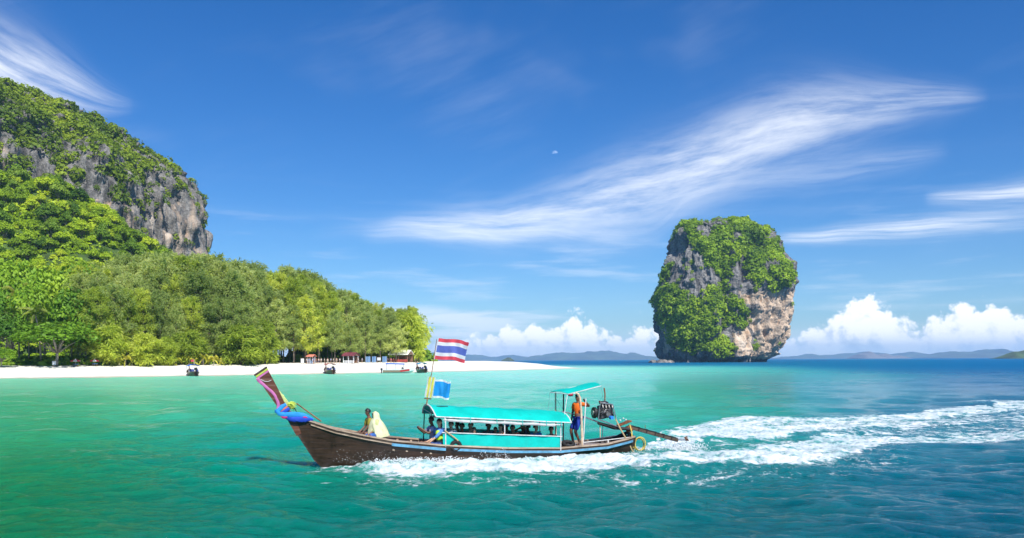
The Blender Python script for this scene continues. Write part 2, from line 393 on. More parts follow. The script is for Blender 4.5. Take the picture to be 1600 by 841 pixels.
def make_sea():
    f = 853.0
    dep = np.concatenate([np.array([1.5, .9, .6, .45, .36, .30, .26]), np.arange(.232, .030, -0.55 / f)])
    r_near = CAM_H / dep
    r = np.concatenate([[0.05], r_near, np.geomspace(r_near[-1] * 1.012, 420, 110), np.geomspace(440, 14500, 60)])
    front = np.arange(-36.5, 36.51, math.degrees(1.2 / f)); rest = np.concatenate([np.arange(36.6, 55, .14), np.linspace(55.2, 360 - 36.5, 64)[1:-1]])
    a = np.radians(np.concatenate([front, rest]))
    X = r[:, None] * np.sin(a)[None]; Y = r[:, None] * np.cos(a)[None]
    nr, nc = X.shape
    P = np.stack([X, Y, np.zeros_like(X)], -1).reshape(-1, 3)
    d = np.repeat(r, nc); spacing = np.repeat(np.gradient(r), nc)
    rng = np.random.default_rng(4); z = np.zeros(len(P))
    for k in range(44):
        lam = 0.55 * (14 / 0.55) ** (k / 43.0); th = math.radians(rng.normal(70, 38)); amp = 0.0085 * lam ** 0.72 * rng.uniform(.5, 1.2)
        kx, ky = math.cos(th) * 2 * math.pi / lam, math.sin(th) * 2 * math.pi / lam
        ph = kx * P[:, 0] + ky * P[:, 1] + rng.uniform(0, 6.28)
        w = sstep(lam / (spacing * 2.2), 1, 2)
        z += amp * w * (np.sin(ph) + 0.22 * np.cos(2 * ph))
    gust = 0.75 + 0.35 * vnoise(P * [0.05, 0.03, 1], 5); z *= gust * 0.85
    px, py = proj(P * [1, 1, 0]); front_m = P[:, 1] > 2
    foam = np.zeros(len(P))
    wob = 5.0 * fbm(P * [.9, .9, 0], 4, 15) + 2.5 * fbm(P * [4, 4, 0], 3, 25)
    for B in BANDS: foam = np.maximum(foam, band(px, py + wob, B))
    foam *= front_m
    # boat frame
    rel = P - BOAT_C; bx = rel @ BOAT_FW; by = rel @ BOAT_PT
    hb, _ = sheer(bx); hb = np.where((bx < 5.2) & (bx > -5.4), hb * 0.86, 0.0)
    out = np.abs(by) - hb                                         # distance outside the hull side
    # water thrown up along the hull
    ridge = np.interp(bx, [-5.6, -4.6, -2.5, -.5, 1.2, 2.6, 3.6, 4.6, 5.2], [0.0, .0, .0, .01, .04, .09, .09, .06, .02])
    along = (bx > -5.6) & (bx < 5.2)
    crest = np.where(along & (out > -.25), ridge * np.exp(-((out - .22) / .42) ** 2), 0)
    lump = fbm(P * [3.2, 3.2, 1], 4, 9)
    z += crest * (1 + .8 * lump)
    # diverging wake waves behind
    back = sstep(-bx, 3.5, 8)
    for off, wdt, am in ((1.3, .55, .10), (2.6, .8, -.08)):
        cl = off + (-bx - 4) * .30
        z += back * am * np.exp(-((np.abs(by) - cl) / (wdt + .03 * np.maximum(-bx, 0))) ** 2) * np.exp(-np.maximum(-bx - 5, 0) / 26)
    z += foam * (0.035 + .085 * lump + .04 * vnoise(P * [9, 9, 1], 3)) * sstep(90 - d, 0, 40) * 1.0
    inside = (np.abs(by) < hb * 0.8 - .05) & (bx < 4.6) & (bx > -5.3)
    z = np.where(inside, -0.55, z)
    P[:, 2] = z
    me = np_mesh('sea', P, grid_faces(nr, nc, True)[:, ::-1].copy(), [sea_mat()], smooth=True)
    col = water_colour(px, py)
    attr_c(me, 'body', col); attr_f(me, 'foam', foam); attr_f(me, 'chop', .10 + .42 * sstep(d, 30, 420))
    o = mobj('sea', me); tag(o, 'clear emerald to deep blue sea with small waves', None, kind='structure')
    return o
def sea_mat():
    m, t, b = principled('sea_water')
    geo = t.new('ShaderNodeNewGeometry'); P = geo.outputs['Position']
    body = t.new('ShaderNodeAttribute', attribute_name='body').outputs['Color']
    foam = t.new('ShaderNodeAttribute', attribute_name='foam').outputs['Fac']
    n_big = t.noise(t.vm('MULTIPLY', P, (0.06, 0.16, 1)), 1.0, 4, 0.55)
    n_mid = t.noise(t.vm('MULTIPLY', P, (0.5, 1.1, 1)), 1.0, 4, 0.6)
    c = t.mix(t.ss(n_big, 0.3, 0.7), t.mix(1.0, body, (0.80, 0.86, 0.92), 'MULTIPLY'), body)
    c = t.mix(t.ss(n_mid, 0.35, 0.72, 0, 0.8), c, t.mix(1.0, body, (0.7, 0.78, 0.86), 'MULTIPLY'))  # wave contrast painted in: darker ripples mixed into the body colour
    c = t.mix(1.0, c, (SEA_GAIN, SEA_GAIN, SEA_GAIN * .93), 'MULTIPLY')
    # drifting flecks of old foam
    fl = t.m('MULTIPLY', t.ss(t.noise(t.vm('MULTIPLY', P, (1.6, 2.6, 1)), 1.0, 8, 0.72, 0.8), 0.66, 0.76), t.ss(t.noise(t.vm('MULTIPLY', P, (0.12, 0.3, 1)), 1.0, 3), 0.5, 0.68))
    c = t.mix(t.m('MULTIPLY', fl, 0.2), c, (0.42, 0.47, 0.30))
    # lace of foam: thick where the density is high, torn into threads where it is low
    fv = t.vm('ADD', t.vm('MULTIPLY', P, (1, 1, 0.6)), t.vm('MULTIPLY', t.noise(P, 1.6, 3, out='Color'), (0.5, 0.5, 0)))
    cell = t.voro(fv, 2.6, 'F1'); cell2 = t.voro(fv, 7.5, 'F1'); nf = t.noise(t.vm('MULTIPLY', P, (0.8, 1.0, 1)), 1.0, 9, 0.7, 0.4)
    tex = t.m('ADD', t.m('MULTIPLY', nf, 0.95), t.m('ADD', t.m('MULTIPLY', cell, 0.30), t.m('ADD', t.m('MULTIPLY', cell2, 0.18), t.m('MULTIPLY', t.voro(fv, 19.0, 'F1'), 0.12))))   # about 0.35..1
    thr = t.m('SUBTRACT', 1.02, t.m('MULTIPLY', foam, 0.42))
    fm = t.ss(t.m('SUBTRACT', tex, thr), -0.09, 0.13)
    fm = t.m('MULTIPLY', fm, t.ss(foam, 0.04, 0.2))
    under = t.m('MULTIPLY', t.ss(foam, 0.15, 0.9), 0.42)                     # air bubbles under the surface pale the water
    c = t.mix(under, c, (0.16, 0.50, 0.46))
    c = t.mix(fm, c, t.mix(t.ss(nf, 0.3, 0.7), (0.32, 0.48, 0.51), (0.82, 0.84, 0.85)))
    t.l.new(c, b.inputs['Base Color'])
    b.subsurface_method = 'RANDOM_WALK'; t.l.new(t.m('SUBTRACT', 1.0, fm), b.inputs['Subsurface Weight']); b.inputs['Subsurface Radius'].default_value = (0.4, 1.8, 1.8); b.inputs['Subsurface Scale'].default_value = 1.0
    chop = t.new('ShaderNodeAttribute', attribute_name='chop').outputs['Fac']
    t.l.new(t.m('ADD', t.m('MULTIPLY', t.m('SUBTRACT', 1.0, fm), chop), t.m('MULTIPLY', fm, 0.75)), b.inputs['Roughness'])
    b.inputs['IOR'].default_value = 1.33
    t.l.new(t.lin(chop, 0.1, 0.45, 0.20, SEA_SPEC), b.inputs['Specular IOR Level'])
    rp = t.m('ADD', t.m('MULTIPLY', t.noise(t.vm('MULTIPLY', P, (1.1, 2.0, 1)), 1.0, 5, 0.6, 0.3), 1.0), t.m('MULTIPLY', t.noise(t.vm('MULTIPLY', P, (4.2, 7.5, 1)), 1.0, 5, 0.7, 0.2), 0.42))
    bp = t.new('ShaderNodeBump'); bp.inputs['Strength'].default_value = 1.0; bp.inputs['Distance'].default_value = 0.17
    t.l.new(t.m('ADD', rp, t.m('MULTIPLY', fm, 0.3)), bp.inputs['Height']); t.l.new(bp.outputs[0], b.inputs['Normal'])
    return m
SEA_GAIN, SEA_SPEC = 0.95, 0.09
make_sea()

# ---- beach and the low land behind it
FX = np.array([-900, -420, -200, -105, -73, -34, 0, 16, 26, 30.5]); FY = np.array([60, 110, 140, 175, 193.5, 228, 272, 302, 322, 331])
BX = np.array([-900, -500, -260, -100, -40, 0, 18, 26, 30.5]); BYv = np.array([1100, 1000, 900, 640, 470, 385, 350, 337, 331.5])
def land_z(X, Y):
    X = np.asarray(X, float); Y = np.asarray(Y, float)
    yf = np.interp(X, FX, FY); yb = np.interp(X, BX, BYv)
    sl = np.interp(X, [-900, -200, -105, -34, 16], [.95, .93, .87, .70, .55])
    dd = np.minimum((Y - yf) * sl, (yb - Y) * np.interp(X, [-100, 0, 26], [.6, .5, .5]))
    return np.interp(dd, [-12, -4, 0, 4, 12, 20, 28, 60], [-1.6, -.5, 0.0, .5, 1.5, 2.35, 2.8, 3.0]) * np.interp(X, [-60, -10, 10, 25], [1, 1.05, .82, .35])
def make_beach():
    us = np.concatenate([np.linspace(-880, -210, 30), np.linspace(-200, -40, 90), np.linspace(-38, 30.4, 70)])
    ts = np.concatenate([np.linspace(-12, 45, 80), np.linspace(50, 120, 14), ])
    V = []
    for x in us:
        yf = np.interp(x, FX, FY); yb = np.interp(x, BX, BYv)
        L = yb - yf
        y = yf + ts if L > 150 else yf - 12 + (ts + 12) / 132.0 * (L + 24)
        V.append(np.stack([np.full_like(y, x), y], -1))
    V = np.array(V); z = land_z(V[..., 0], V[..., 1])
    P = np.concatenate([V, z[..., None]], -1).reshape(-1, 3)
    P[:, 2] += .05 * fbm(P * [.25, .25, 0], 3, 2) + .02 * vnoise(P * [1.3, 1.3, 0], 8)
    # inland skirt to the back of the island
    me = np_mesh('beach', P, grid_faces(len(us), len(ts))[:, ::-1].copy(), [sand_mat()], smooth=True)
    o = mobj('beach', me); tag(o, 'dazzling white sand beach running out to a spit', kind='structure')
    n = 60; xs = np.linspace(-900, 0, n); V = []
    for x in xs:
        yf = np.interp(x, FX, FY) + 44; yb = max(np.interp(x, BX, BYv) - 10, yf + 5); V.append(np.stack([np.full(20, x), np.linspace(yf, yb, 20)], -1))
    V = np.array(V); P = np.concatenate([V, (land_z(V[..., 0], V[..., 1]) - .05)[..., None]], -1).reshape(-1, 3)
    o = mobj('ground', np_mesh('ground', P, grid_faces(n, 20)[:, ::-1].copy(), [simple('leaf_litter', (.10, .075, .045), .95, var=.4, scale=.3)], smooth=True))
    tag(o, 'brown leaf-strewn ground under the trees', kind='structure')
def sand_mat():
    m, t, b = principled('sand')
    geo = t.new('ShaderNodeNewGeometry'); P = geo.outputs['Position']; z = t.sep(P)[2]
    n = t.noise(P, 0.35, 5, 0.6); n2 = t.noise(P, 3.0, 4, 0.6)
    c = t.mix(t.ss(n, 0.3, 0.7), (0.74, 0.69, 0.60), (0.82, 0.79, 0.72))
    c = t.mix(t.ss(n2, 0.5, 0.75, 0, 0.25), c, (0.62, 0.56, 0.46))
    wet = t.ss(t.m('ADD', z, t.m('MULTIPLY', n, 0.25)), 0.5, 0.16)
    c = t.mix(wet, c, (0.50, 0.45, 0.34))
    t.l.new(c, b.inputs['Base Color']); t.l.new(t.lin(wet, 0, 1, 0.95, 0.4), b.inputs['Roughness'])
    b.inputs['Specular IOR Level'].default_value = 0.25
    bp = t.new('ShaderNodeBump'); bp.inputs['Strength'].default_value = 0.5; bp.inputs['Distance'].default_value = 0.15
    t.l.new(n2, bp.inputs['Height']); t.l.new(bp.outputs[0], b.inputs['Normal'])
    return m
make_beach()

# ---- shrubs joined into masses (uncountable cover of the cliffs)
def leaf_quads(n, rng, shape, size, elong=1.0, updir=0.35):
    """n leaf sprays spread through the upper shell of a lumpy dome"""
    d = rng.normal(size=(n, 3)); d[:, 2] = np.abs(d[:, 2]) * 1.0 - .25; d /= np.linalg.norm(d, axis=1)[:, None]
    rad = rng.uniform(.55, 1.05, n) ** .6
    rad *= 1 + .35 * fbm(d * 2.1 + rng.uniform(0, 50), 2, 1)
    c = d * rad[:, None] * np.array(shape)
    nrm = d + rng.normal(size=(n, 3)) * .55 + [0, 0, updir]; nrm /= np.linalg.norm(nrm, axis=1)[:, None]
    a = np.cross(nrm, rng.normal(size=(n, 3))); a /= np.linalg.norm(a, axis=1)[:, None]; b = np.cross(nrm, a)
    s = size * rng.uniform(.6, 1.35, n)[:, None]
    q = np.stack([c - a * s * elong, c - b * s * .8 + nrm * s * .15, c + a * s * elong, c + b * s * .8 + nrm * s * .15], 1)
    return q                                                          # (n,4,3)
def scatter_mass(name, pos, nrm, scale, mat, nleaf=36, seed=1, label='', lsize=.27):
    rng = np.random.default_rng(seed)
    var = [leaf_quads(nleaf, rng, (1, 1, .85), lsize) for _ in range(10)]
    N = len(pos); out = np.zeros((N, nleaf, 4, 3))
    up = np.asarray(nrm) * .55 + [0, 0, .6]; up /= np.linalg.norm(up, axis=1)[:, None]
    ref = rng.normal(size=(N, 3)); ax = np.cross(up, ref); ax /= np.linalg.norm(ax, axis=1)[:, None]; ay = np.cross(up, ax)
    M = np.stack([ax, ay, up], -1)                                     # columns
    k = rng.integers(0, 10, N); sc = scale[:, None] * rng.uniform(.8, 1.25, (N, 3))
    for v in range(10):
        s = k == v
        if not s.any(): continue
        loc = var[v][None] * sc[s][:, None, None, :]
        out[s] = np.einsum('nij,nlqj->nlqi', M[s], loc) + pos[s][:, None, None, :]
    V = out.reshape(-1, 3); F = np.arange(len(V)).reshape(-1, 4)
    o = mobj(name, np_mesh(name, V, F, [mat])); tag(o, label, kind='stuff'); return o
def vnormals(me):
    n = np.zeros(len(me.vertices) * 3, np.float32); me.vertex_normals.foreach_get('vector', n); return n.reshape(-1, 3)

# ---- the sea stack
M_rock = rock_mat('limestone'); M_rock2 = rock_mat('limestone_warm', (0.42, 0.395, 0.36), 1.25)
M_cliffleaf = leaf_mat('cliff_leaves', (.08, .165, .008), (.27, .42, .012), (.50, .61, .03), .045, .30)
STY = 900.0
STK = np.array([(568, 1029, 1196), (560, 1027, 1206), (550, 1026, 1216), (530, 1025, 1226), (500, 1022, 1231), (470, 1021, 1233), (455, 1023, 1233), (440, 1033, 1232), (420, 1038, 1229), (400, 1044, 1222),
                (385, 1047, 1217), (370, 1049, 1209), (361, 1051, 1200), (355, 1054, 1186), (351, 1060, 1168), (348, 1078, 1150), (346, 1105, 1140)], float)
def crop6(pts): return [(990 + x / 3.114, 320 + y / 3.114) for x, y in pts]
STACK_VEG = [crop6(p) for p in (
    [(85, 410), (120, 395), (165, 375), (215, 400), (250, 455), (300, 470), (345, 425), (390, 380), (450, 400), (490, 440), (530, 480), (566, 520), (556, 590), (520, 585), (470, 560), (440, 600), (450, 650), (490, 700), (470, 725), (400, 715), (340, 700), (300, 720), (260, 700), (190, 660), (175, 600), (120, 570), (110, 520), (85, 450)],
    [(340, 200), (370, 150), (420, 120), (470, 80), (520, 90), (640, 130), (700, 165), (715, 230), (740, 300), (772, 350), (770, 385), (720, 400), (680, 420), (640, 380), (600, 405), (560, 340), (500, 250), (470, 330), (490, 390), (440, 400), (400, 330), (350, 290)],
    [(270, 90), (300, 100), (350, 200), (330, 240), (290, 170)], [(185, 110), (200, 75), (240, 80), (225, 105)], [(130, 330), (175, 290), (170, 360), (120, 400)])]
STACK_PALE = [crop6(p) for p in ([(500, 430), (560, 440), (640, 420), (850, 420), (850, 560), (830, 690), (780, 752), (610, 755), (590, 640), (560, 560), (600, 480), (540, 470)], [(480, 610), (560, 600), (600, 750), (500, 740)],
                                 [(135, 600), (185, 600), (200, 700), (145, 740)])]
def make_stack():
    k = STY / FPX; xc = 1128.0
    z_t = np.array([at(xc, y, STY)[2] for y in STK[:, 0]]); rl = (xc - STK[:, 1] - 2) * k; rr = (STK[:, 2] - 5 - xc) * k
    nr, nc = 300, 520
    tz = np.concatenate([np.linspace(0, .9, 215), np.linspace(.9, 1, nr - 215)[1:], [1.0]]); Z = np.interp(tz, [0, 1], [z_t[0] - 2, z_t[-1]])
    ph = np.concatenate([np.linspace(math.pi * .94, math.pi * 2.06, 420), np.linspace(math.pi * 2.06, math.pi * 2.94, nc - 420 + 2)[1:-1]])
    shrink = np.ones(nr); shrink[-14:] = np.linspace(1, .02, 14)
    L = np.interp(Z, z_t, rl); Rr = np.interp(Z, z_t, rr)
    cs, sn = np.cos(ph), np.sin(ph); e = 2 / 2.7
    ux = np.sign(cs) * np.abs(cs) ** e; uy = np.sign(sn) * np.abs(sn) ** e
    R = np.where(ux[None] > 0, Rr[:, None], L[:, None])
    X = R * ux[None]; D = (L + Rr)[:, None] * .5 * .82
    Y = D * uy[None]
    X = X * shrink[:, None] + (1 - shrink[:, None]) * 6; Y *= shrink[:, None]
    Zg = np.repeat(Z[:, None], nc, 1)
    P = np.stack([X, Y, Zg], -1).reshape(-1, 3)
    rad = np.stack([np.repeat(ux[None], nr, 0), np.repeat(uy[None], nr, 0), np.zeros_like(X)], -1).reshape(-1, 3); rad /= np.linalg.norm(rad, axis=1)[:, None]
    big = fbm(P / [30, 30, 42], 3, 3); flute = fbm(P / [9, 9, 46], 4, 11); led = fbm(P / [14, 14, 9], 4, 21); fine = fbm(P / [4.2, 4.2, 7], 4, 31)
    ang = np.arctan2(rad[:, 1], rad[:, 0]); frontness = np.clip(-rad[:, 1], 0, 1)
    d = 11 * big * (.25 + .75 * frontness) + 8.0 * (np.abs(flute) * 1.6 - .5) + 4.2 * led + 3.4 * fine
    # a gully down the middle, an overhang on the lower right
    px, py = proj(P + [at(xc, 0, STY)[0], STY, 0])
    g = np.exp(-((px - (1128 + (py - 430) * .12)) / 13) ** 2) * frontness; d -= 11 * g * sstep(py, 350, 400) * (1 - sstep(py, 500, 560))
    d += 9 * np.exp(-((px - 1215) / 30) ** 2 - ((py - 425) / 26) ** 2) - 7 * np.exp(-((px - 1190) / 26) ** 2 - ((py - 500) / 45) ** 2) * frontness
    notch = np.exp(-((P[:, 2] - 2.0) / 2.6) ** 2); d -= 3 * notch
    P = P + rad * d[:, None] * np.repeat(np.clip(shrink + .1, 0, 1), nc)[:, None]
    P[:, 2] += np.repeat(sstep(tz, .93, 1), nc) * (4.5 * fbm(P / [9, 9, 9], 4, 5) + 2.0 * fbm(P / [3, 3, 3], 2, 6))
    c = at(xc, 0, STY)
    W_ = P + [c[0], STY, 0]; px, py = proj(W_)
    pale = np.zeros(len(P))
    wx = px + 9 * fbm(W_ / [14, 14, 22], 3, 91); wy = py + 9 * fbm(W_ / [14, 14, 14], 3, 95)
    for poly in STACK_PALE: pale = np.maximum(pale, inpoly(wx, wy, poly) * 1.0)
    pale = pale * .75 + .12
    me = np_mesh('rock_island', P, grid_faces(nr, nc, True), [M_rock], smooth=True); attr_f(me, 'pale', pale)
    o = mobj('rock_island', me, loc=(c[0], STY, 0)); tag(o, 'tall sheer limestone rock island draped with green shrubs rising from the sea', 'rock island')
    # cover
    rng = np.random.default_rng(7); nrm = vnormals(me)
    veg = np.zeros(len(P), bool)
    for poly in STACK_VEG: veg |= inpoly(wx + 2 * rng.normal(size=len(P)), wy + 2 * rng.normal(size=len(P)), poly)
    ms_ = fbm(W_ / [8, 8, 8], 3, 77)
    front = (rad[:, 1] < .25) & (P[:, 2] > 7)
    pr = np.where(veg, np.where(ms_ > -.22, .08, .008), np.where(ms_ > .22, .012, 0.0007)) * front
    pr = np.where((pale > .5) & ~veg, .0006 * front, pr)
    pr = np.where((P[:, 2] > np.interp(.93, [0, 1], [z_t[0], z_t[-1]])) & front, np.where(veg, pr, .012 * (ms_ > .12)), pr)
    pr += ((rad[:, 1] >= .25) & (P[:, 2] > 7)) * .006
    idx = np.where(rng.random(len(P)) < pr * .8)[0]
    sc = np.where(veg[idx], rng.uniform(2.0, 5.2, len(idx)), rng.uniform(1.1, 2.8, len(idx)))
    scatter_mass('island_shrubs', W_[idx] + nrm[idx] * .4, nrm[idx], sc, M_cliffleaf, 58, 3, 'dense green shrubs clinging to the rock island', .24)
    return len(idx)
_p('stack shrubs', make_stack())
def boulder(name, loc, size, seed, mat, label, cat='rock', group=None):
    bm = bmesh.new(); bmesh.ops.create_icosphere(bm, subdivisions=4, radius=1); V = np.array([v.co[:] for v in bm.verts])
    F = [tuple(v.index for v in f.verts) for f in bm.faces]; bm.free()
    V *= (1 + .35 * fbm(V * 1.6 + seed * 9, 4, seed))[:, None]; V = V * size
    me = np_mesh(name, V, F, [mat], smooth=True); attr_f(me, 'pale', np.full(len(V), .35))
    o = mobj(name, me, loc=loc); tag(o, label, cat, group); return o
for i, (px_, py_, s_) in enumerate(((1021, 566.5, (4.5, 4, 2.6)), (1033, 566.8, (6.5, 4, 3.0)), (1046, 566.6, (5, 4, 2.2)))):
    boulder('rock', at(px_, py_, STY - 62), s_, i + 2, M_rock2, ['small pale rock at the far end of the island foot', 'largest low rock at the foot of the island', 'low rock tucked against the foot of the island'][i], group='rocks at the island foot')

# ---- the limestone hill at the side
HY = 560.0
HILL = [(-150, 104), (-60, 113), (0, 127), (60, 147), (120, 163), (160, 186), (205, 206), (250, 232), (286, 258), (303, 277), (313, 300), (320, 330), (325, 365), (327, 400), (326, 470), (324, 560)]
HXC = at(-150, 104, HY)[0]
_hz = np.array([at(x, y, HY)[2] for x, y in HILL])[::-1] * .985; _hr = np.maximum(np.array([at(x, y, HY)[0] - HXC for x, y in HILL])[::-1] - 6.5, 0)
HILL_PALE = [[(0, 225), (30, 232), (38, 300), (0, 305)], [(55, 270), (75, 280), (70, 305), (50, 305)], [(150, 310), (205, 320), (225, 370), (245, 395), (200, 378), (160, 345)], [(235, 330), (330, 300), (330, 410), (230, 400)], [(60, 200), (75, 240), (62, 262)]]
def make_hill():
    nr, nc = 250, 590
    tz = np.linspace(0, 1, nr) ** .9; Z = tz * _hz[-1]
    R = np.interp(Z, _hz, _hr); R[-1] = .5
    # resample by arc length so the flat top is not starved
    s = np.concatenate([[0], np.cumsum(np.hypot(np.diff(R), np.diff(Z)))]); q = np.linspace(0, s[-1], nr); Z = np.interp(q, s, Z); R = np.interp(q, s, R)
    ph = np.concatenate([np.linspace(math.pi * 1.22, math.pi * 2.08, 470), np.linspace(math.pi * 2.08, math.pi * 3.22, nc - 470 + 2)[1:-1]])
    cs, sn = np.cos(ph), np.sin(ph); e = 2 / 2.2
    ux = np.sign(cs) * np.abs(cs) ** e; uy = np.sign(sn) * np.abs(sn) ** e
    Rm = R.max()
    X = R[:, None] * ux[None]; Y = (R[:, None] * .42 + (R[:, None] / Rm) * 50) * uy[None]
    P = np.stack([X, Y, np.repeat(Z[:, None], nc, 1)], -1).reshape(-1, 3)
    rad = np.stack([np.repeat(ux[None], nr, 0), np.repeat(uy[None] * 1.6, nr, 0), np.full((nr, nc), .25)], -1).reshape(-1, 3); rad /= np.linalg.norm(rad, axis=1)[:, None]
    big = fbm(P / [34, 34, 38], 3, 43); flute = fbm(P / [8, 8, 55], 4, 51); led = fbm(P / [16, 16, 11], 4, 61); fine = fbm(P / [4, 4, 8], 4, 71)
    sil = np.abs(rad[:, 1]) ** .5
    d = 16 * big * sil + 8.5 * (np.abs(flute) * 1.6 - .5) + 4.5 * led + 3.0 * fine
    P = P + rad * (d * np.repeat(np.clip(R / 12, 0, 1), nc))[:, None]
    W_ = P + [HXC, HY, 0]; px, py = proj(W_)
    pale = np.zeros(len(P))
    for poly in HILL_PALE: pale = np.maximum(pale, inpoly(px, py, poly) * 1.0)
    me = np_mesh('limestone_hill', P, grid_faces(nr, nc, True), [M_rock2], smooth=True)
    o = mobj('limestone_hill', me, loc=(HXC, HY, 0)); tag(o, 'steep limestone hill with streaked cliffs and green cover', kind='structure')
    nrm = vnormals(me); attr_f(me, 'pale', np.clip(pale * .28 + .13, 0, 1))
    rng = np.random.default_rng(17)
    ms_ = fbm(W_ / [13, 13, 13], 3, 87)
    front = (rad[:, 1] < .3) & (P[:, 2] > 12) & (px > -60)
    steep = nrm[:, 2] < .12
    cliff = inpoly(px, py, [(195, 300), (250, 260), (330, 280), (330, 420), (215, 400)])
    pr = np.where(cliff, np.where(ms_ > .08, .05, .006), np.where(ms_ > -.36, .10, .03)) * front
    pr = np.where(pale > .5, np.where(ms_ > .16, .035, .003), pr)
    pr = np.where(inpoly(px, py, [(225, 215), (330, 250), (330, 330), (280, 300), (240, 260)]), .09 * (ms_ > -.3), pr)
    pr = pr * np.where(py > 420, 0.1, 1) + ((px <= -60) & (P[:, 2] > 10)) * .008
    idx = np.where(rng.random(len(P)) < pr * .7)[0]
    sc = rng.uniform(1.6, 4.0, len(idx)) * np.where(cliff[idx], .75, 1)
    scatter_mass('hillside_forest', W_[idx] + nrm[idx] * .6, nrm[idx], sc, M_hillleaf, 50, 13, 'dense green trees and shrubs covering the limestone hill', .24)
    return len(idx)
M_hillleaf = leaf_mat('hill_leaves', (.07, .13, .010), (.23, .32, .014), (.46, .53, .03), .035, .30)
_p('hill shrubs', make_hill())

# ---- the low green slope in front of it
SLY = 400.0
SL = [(40, 296), (75, 300), (105, 308), (140, 334), (180, 362), (215, 386), (262, 420), (320, 470), (380, 530), (400, 562)]
SXC = at(40, 296, SLY)[0]
_sz = np.array([at(x, y, SLY)[2] for x, y in SL])[::-1]; _sr = np.array([at(x, y, SLY)[0] - SXC for x, y in SL])[::-1]
def slope_z(X, Y):
    dx = X - SXC; dx = np.where(dx < 0, dx * .35, dx)
    r = np.hypot(dx, (Y - SLY) * 1.25); return np.interp(r, _sr[::-1], _sz[::-1])
def make_slope():
    xs = np.linspace(-420, -100, 130); ys = np.linspace(300, 520, 90); X, Y = np.meshgrid(xs, ys)
    Z = slope_z(X, Y); Z = Z + np.clip(Z - 3, 0, 8) * .5 * fbm(np.stack([X / 22, Y / 22, X * 0], -1), 3, 4) - .3
    me = np_mesh('hill', np.stack([X, Y, Z], -1).reshape(-1, 3), grid_faces(90, 130), [simple('undergrowth', (.045, .085, .012), .9, var=.5, scale=.25, bump=.5)], smooth=True)
    tag(mobj('hill', me), 'low bright green wooded slope below the cliffs', kind='structure')
make_slope()

# ---- distant hills across the water
def far_hill(name, Y, prof, depth, seed, mat, label):
    p = np.array([at(x, y, Y) for x, y in prof]); n = 160
    xs = np.linspace(p[0, 0], p[-1, 0], n); h = np.interp(xs, p[:, 0], np.maximum(p[:, 2], 0))
    h = h * (1 + .25 * fbm(np.stack([xs / (Y * .012), xs * 0, xs * 0 + seed], -1), 4, seed))
    m = 25; v = np.linspace(-1, 1, m)
    X = np.repeat(xs[None], m, 0); Yg = Y + v[:, None] * depth + 0 * X
    Z = h[None] * (1 - np.abs(v[:, None]) ** 1.5) + 0 * X
    Z = Z * (1 + .3 * fbm(np.stack([X / (Y * .01), Yg / (Y * .02), X * 0 + seed], -1), 4, seed + 3) * (np.abs(v[:, None]) > .02)) - 2
    me = np_mesh(name, np.stack([X, Yg, Z], -1).reshape(-1, 3), grid_faces(m, n), [mat], smooth=True); attr_f(me, 'pale', np.full(m * n, .2))
    tag(mobj(name, me), label, kind='structure')
M_far = simple('far_forest', (.06, .09, .035), .95, var=.5, scale=.004)
far_hill('distant_hills', 11500, [(790, 561.5), (815, 560), (835, 556), (855, 553), (880, 550.5), (897, 552), (915, 549.5), (930, 548), (950, 549.5), (970, 552), (990, 553), (1005, 556), (1030, 558), (1060, 560)], 900, 1, M_far, 'blue hazy ridge on the horizon between the spit and the rock island')
far_hill('distant_hills', 13000, [(540, 562), (600, 557), (640, 553), (665, 551), (690, 553), (705, 556), (740, 554), (770, 557), (800, 556), (830, 558), (870, 561)], 800, 2, M_far, 'faint blue ridge behind the sandy spit')
far_hill('distant_hills', 12500, [(1205, 560), (1230, 557), (1250, 556), (1262, 553), (1278, 557), (1300, 554), (1315, 551.5), (1335, 552), (1350, 550), (1390, 555), (1410, 551), (1424, 549), (1440, 553), (1460, 556), (1490, 559)], 900, 3, M_far, 'hazy blue ridge beside the rock island')
far_hill('distant_hills', 10500, [(1440, 559), (1462, 553), (1485, 550), (1510, 548.5), (1530, 550), (1545, 547), (1562, 548), (1580, 550.5), (1600, 551), (1660, 546), (1760, 559)], 900, 4, M_far, 'hazy blue ridge near the edge of the sea')
far_hill('distant_hills', 8200, [(1336, 559.5), (1342, 551), (1350, 549.5), (1362, 552), (1368, 556), (1374, 553), (1384, 552.5), (1392, 555.5), (1404, 554.5), (1408, 559.5)], 300, 5, M_rock, 'small far island with pale cliffs')
far_hill('distant_hills', 2600, [(1560, 559), (1568, 555), (1580, 550.5), (1592, 547.5), (1605, 546), (1630, 545), (1670, 550), (1700, 559)], 90, 6, simple('near_island_forest', (.05, .085, .02), .95, var=.6, scale=.02), 'dark green headland at the edge of the sea')
far_hill('distant_hills', 3300, [(783, 563), (788, 560), (793, 558.2), (798, 559), (804, 562.9)], 14, 7, simple('islet_forest', (.05, .07, .03), .95, var=.5, scale=.05), 'tiny islet beyond the sandy spit')

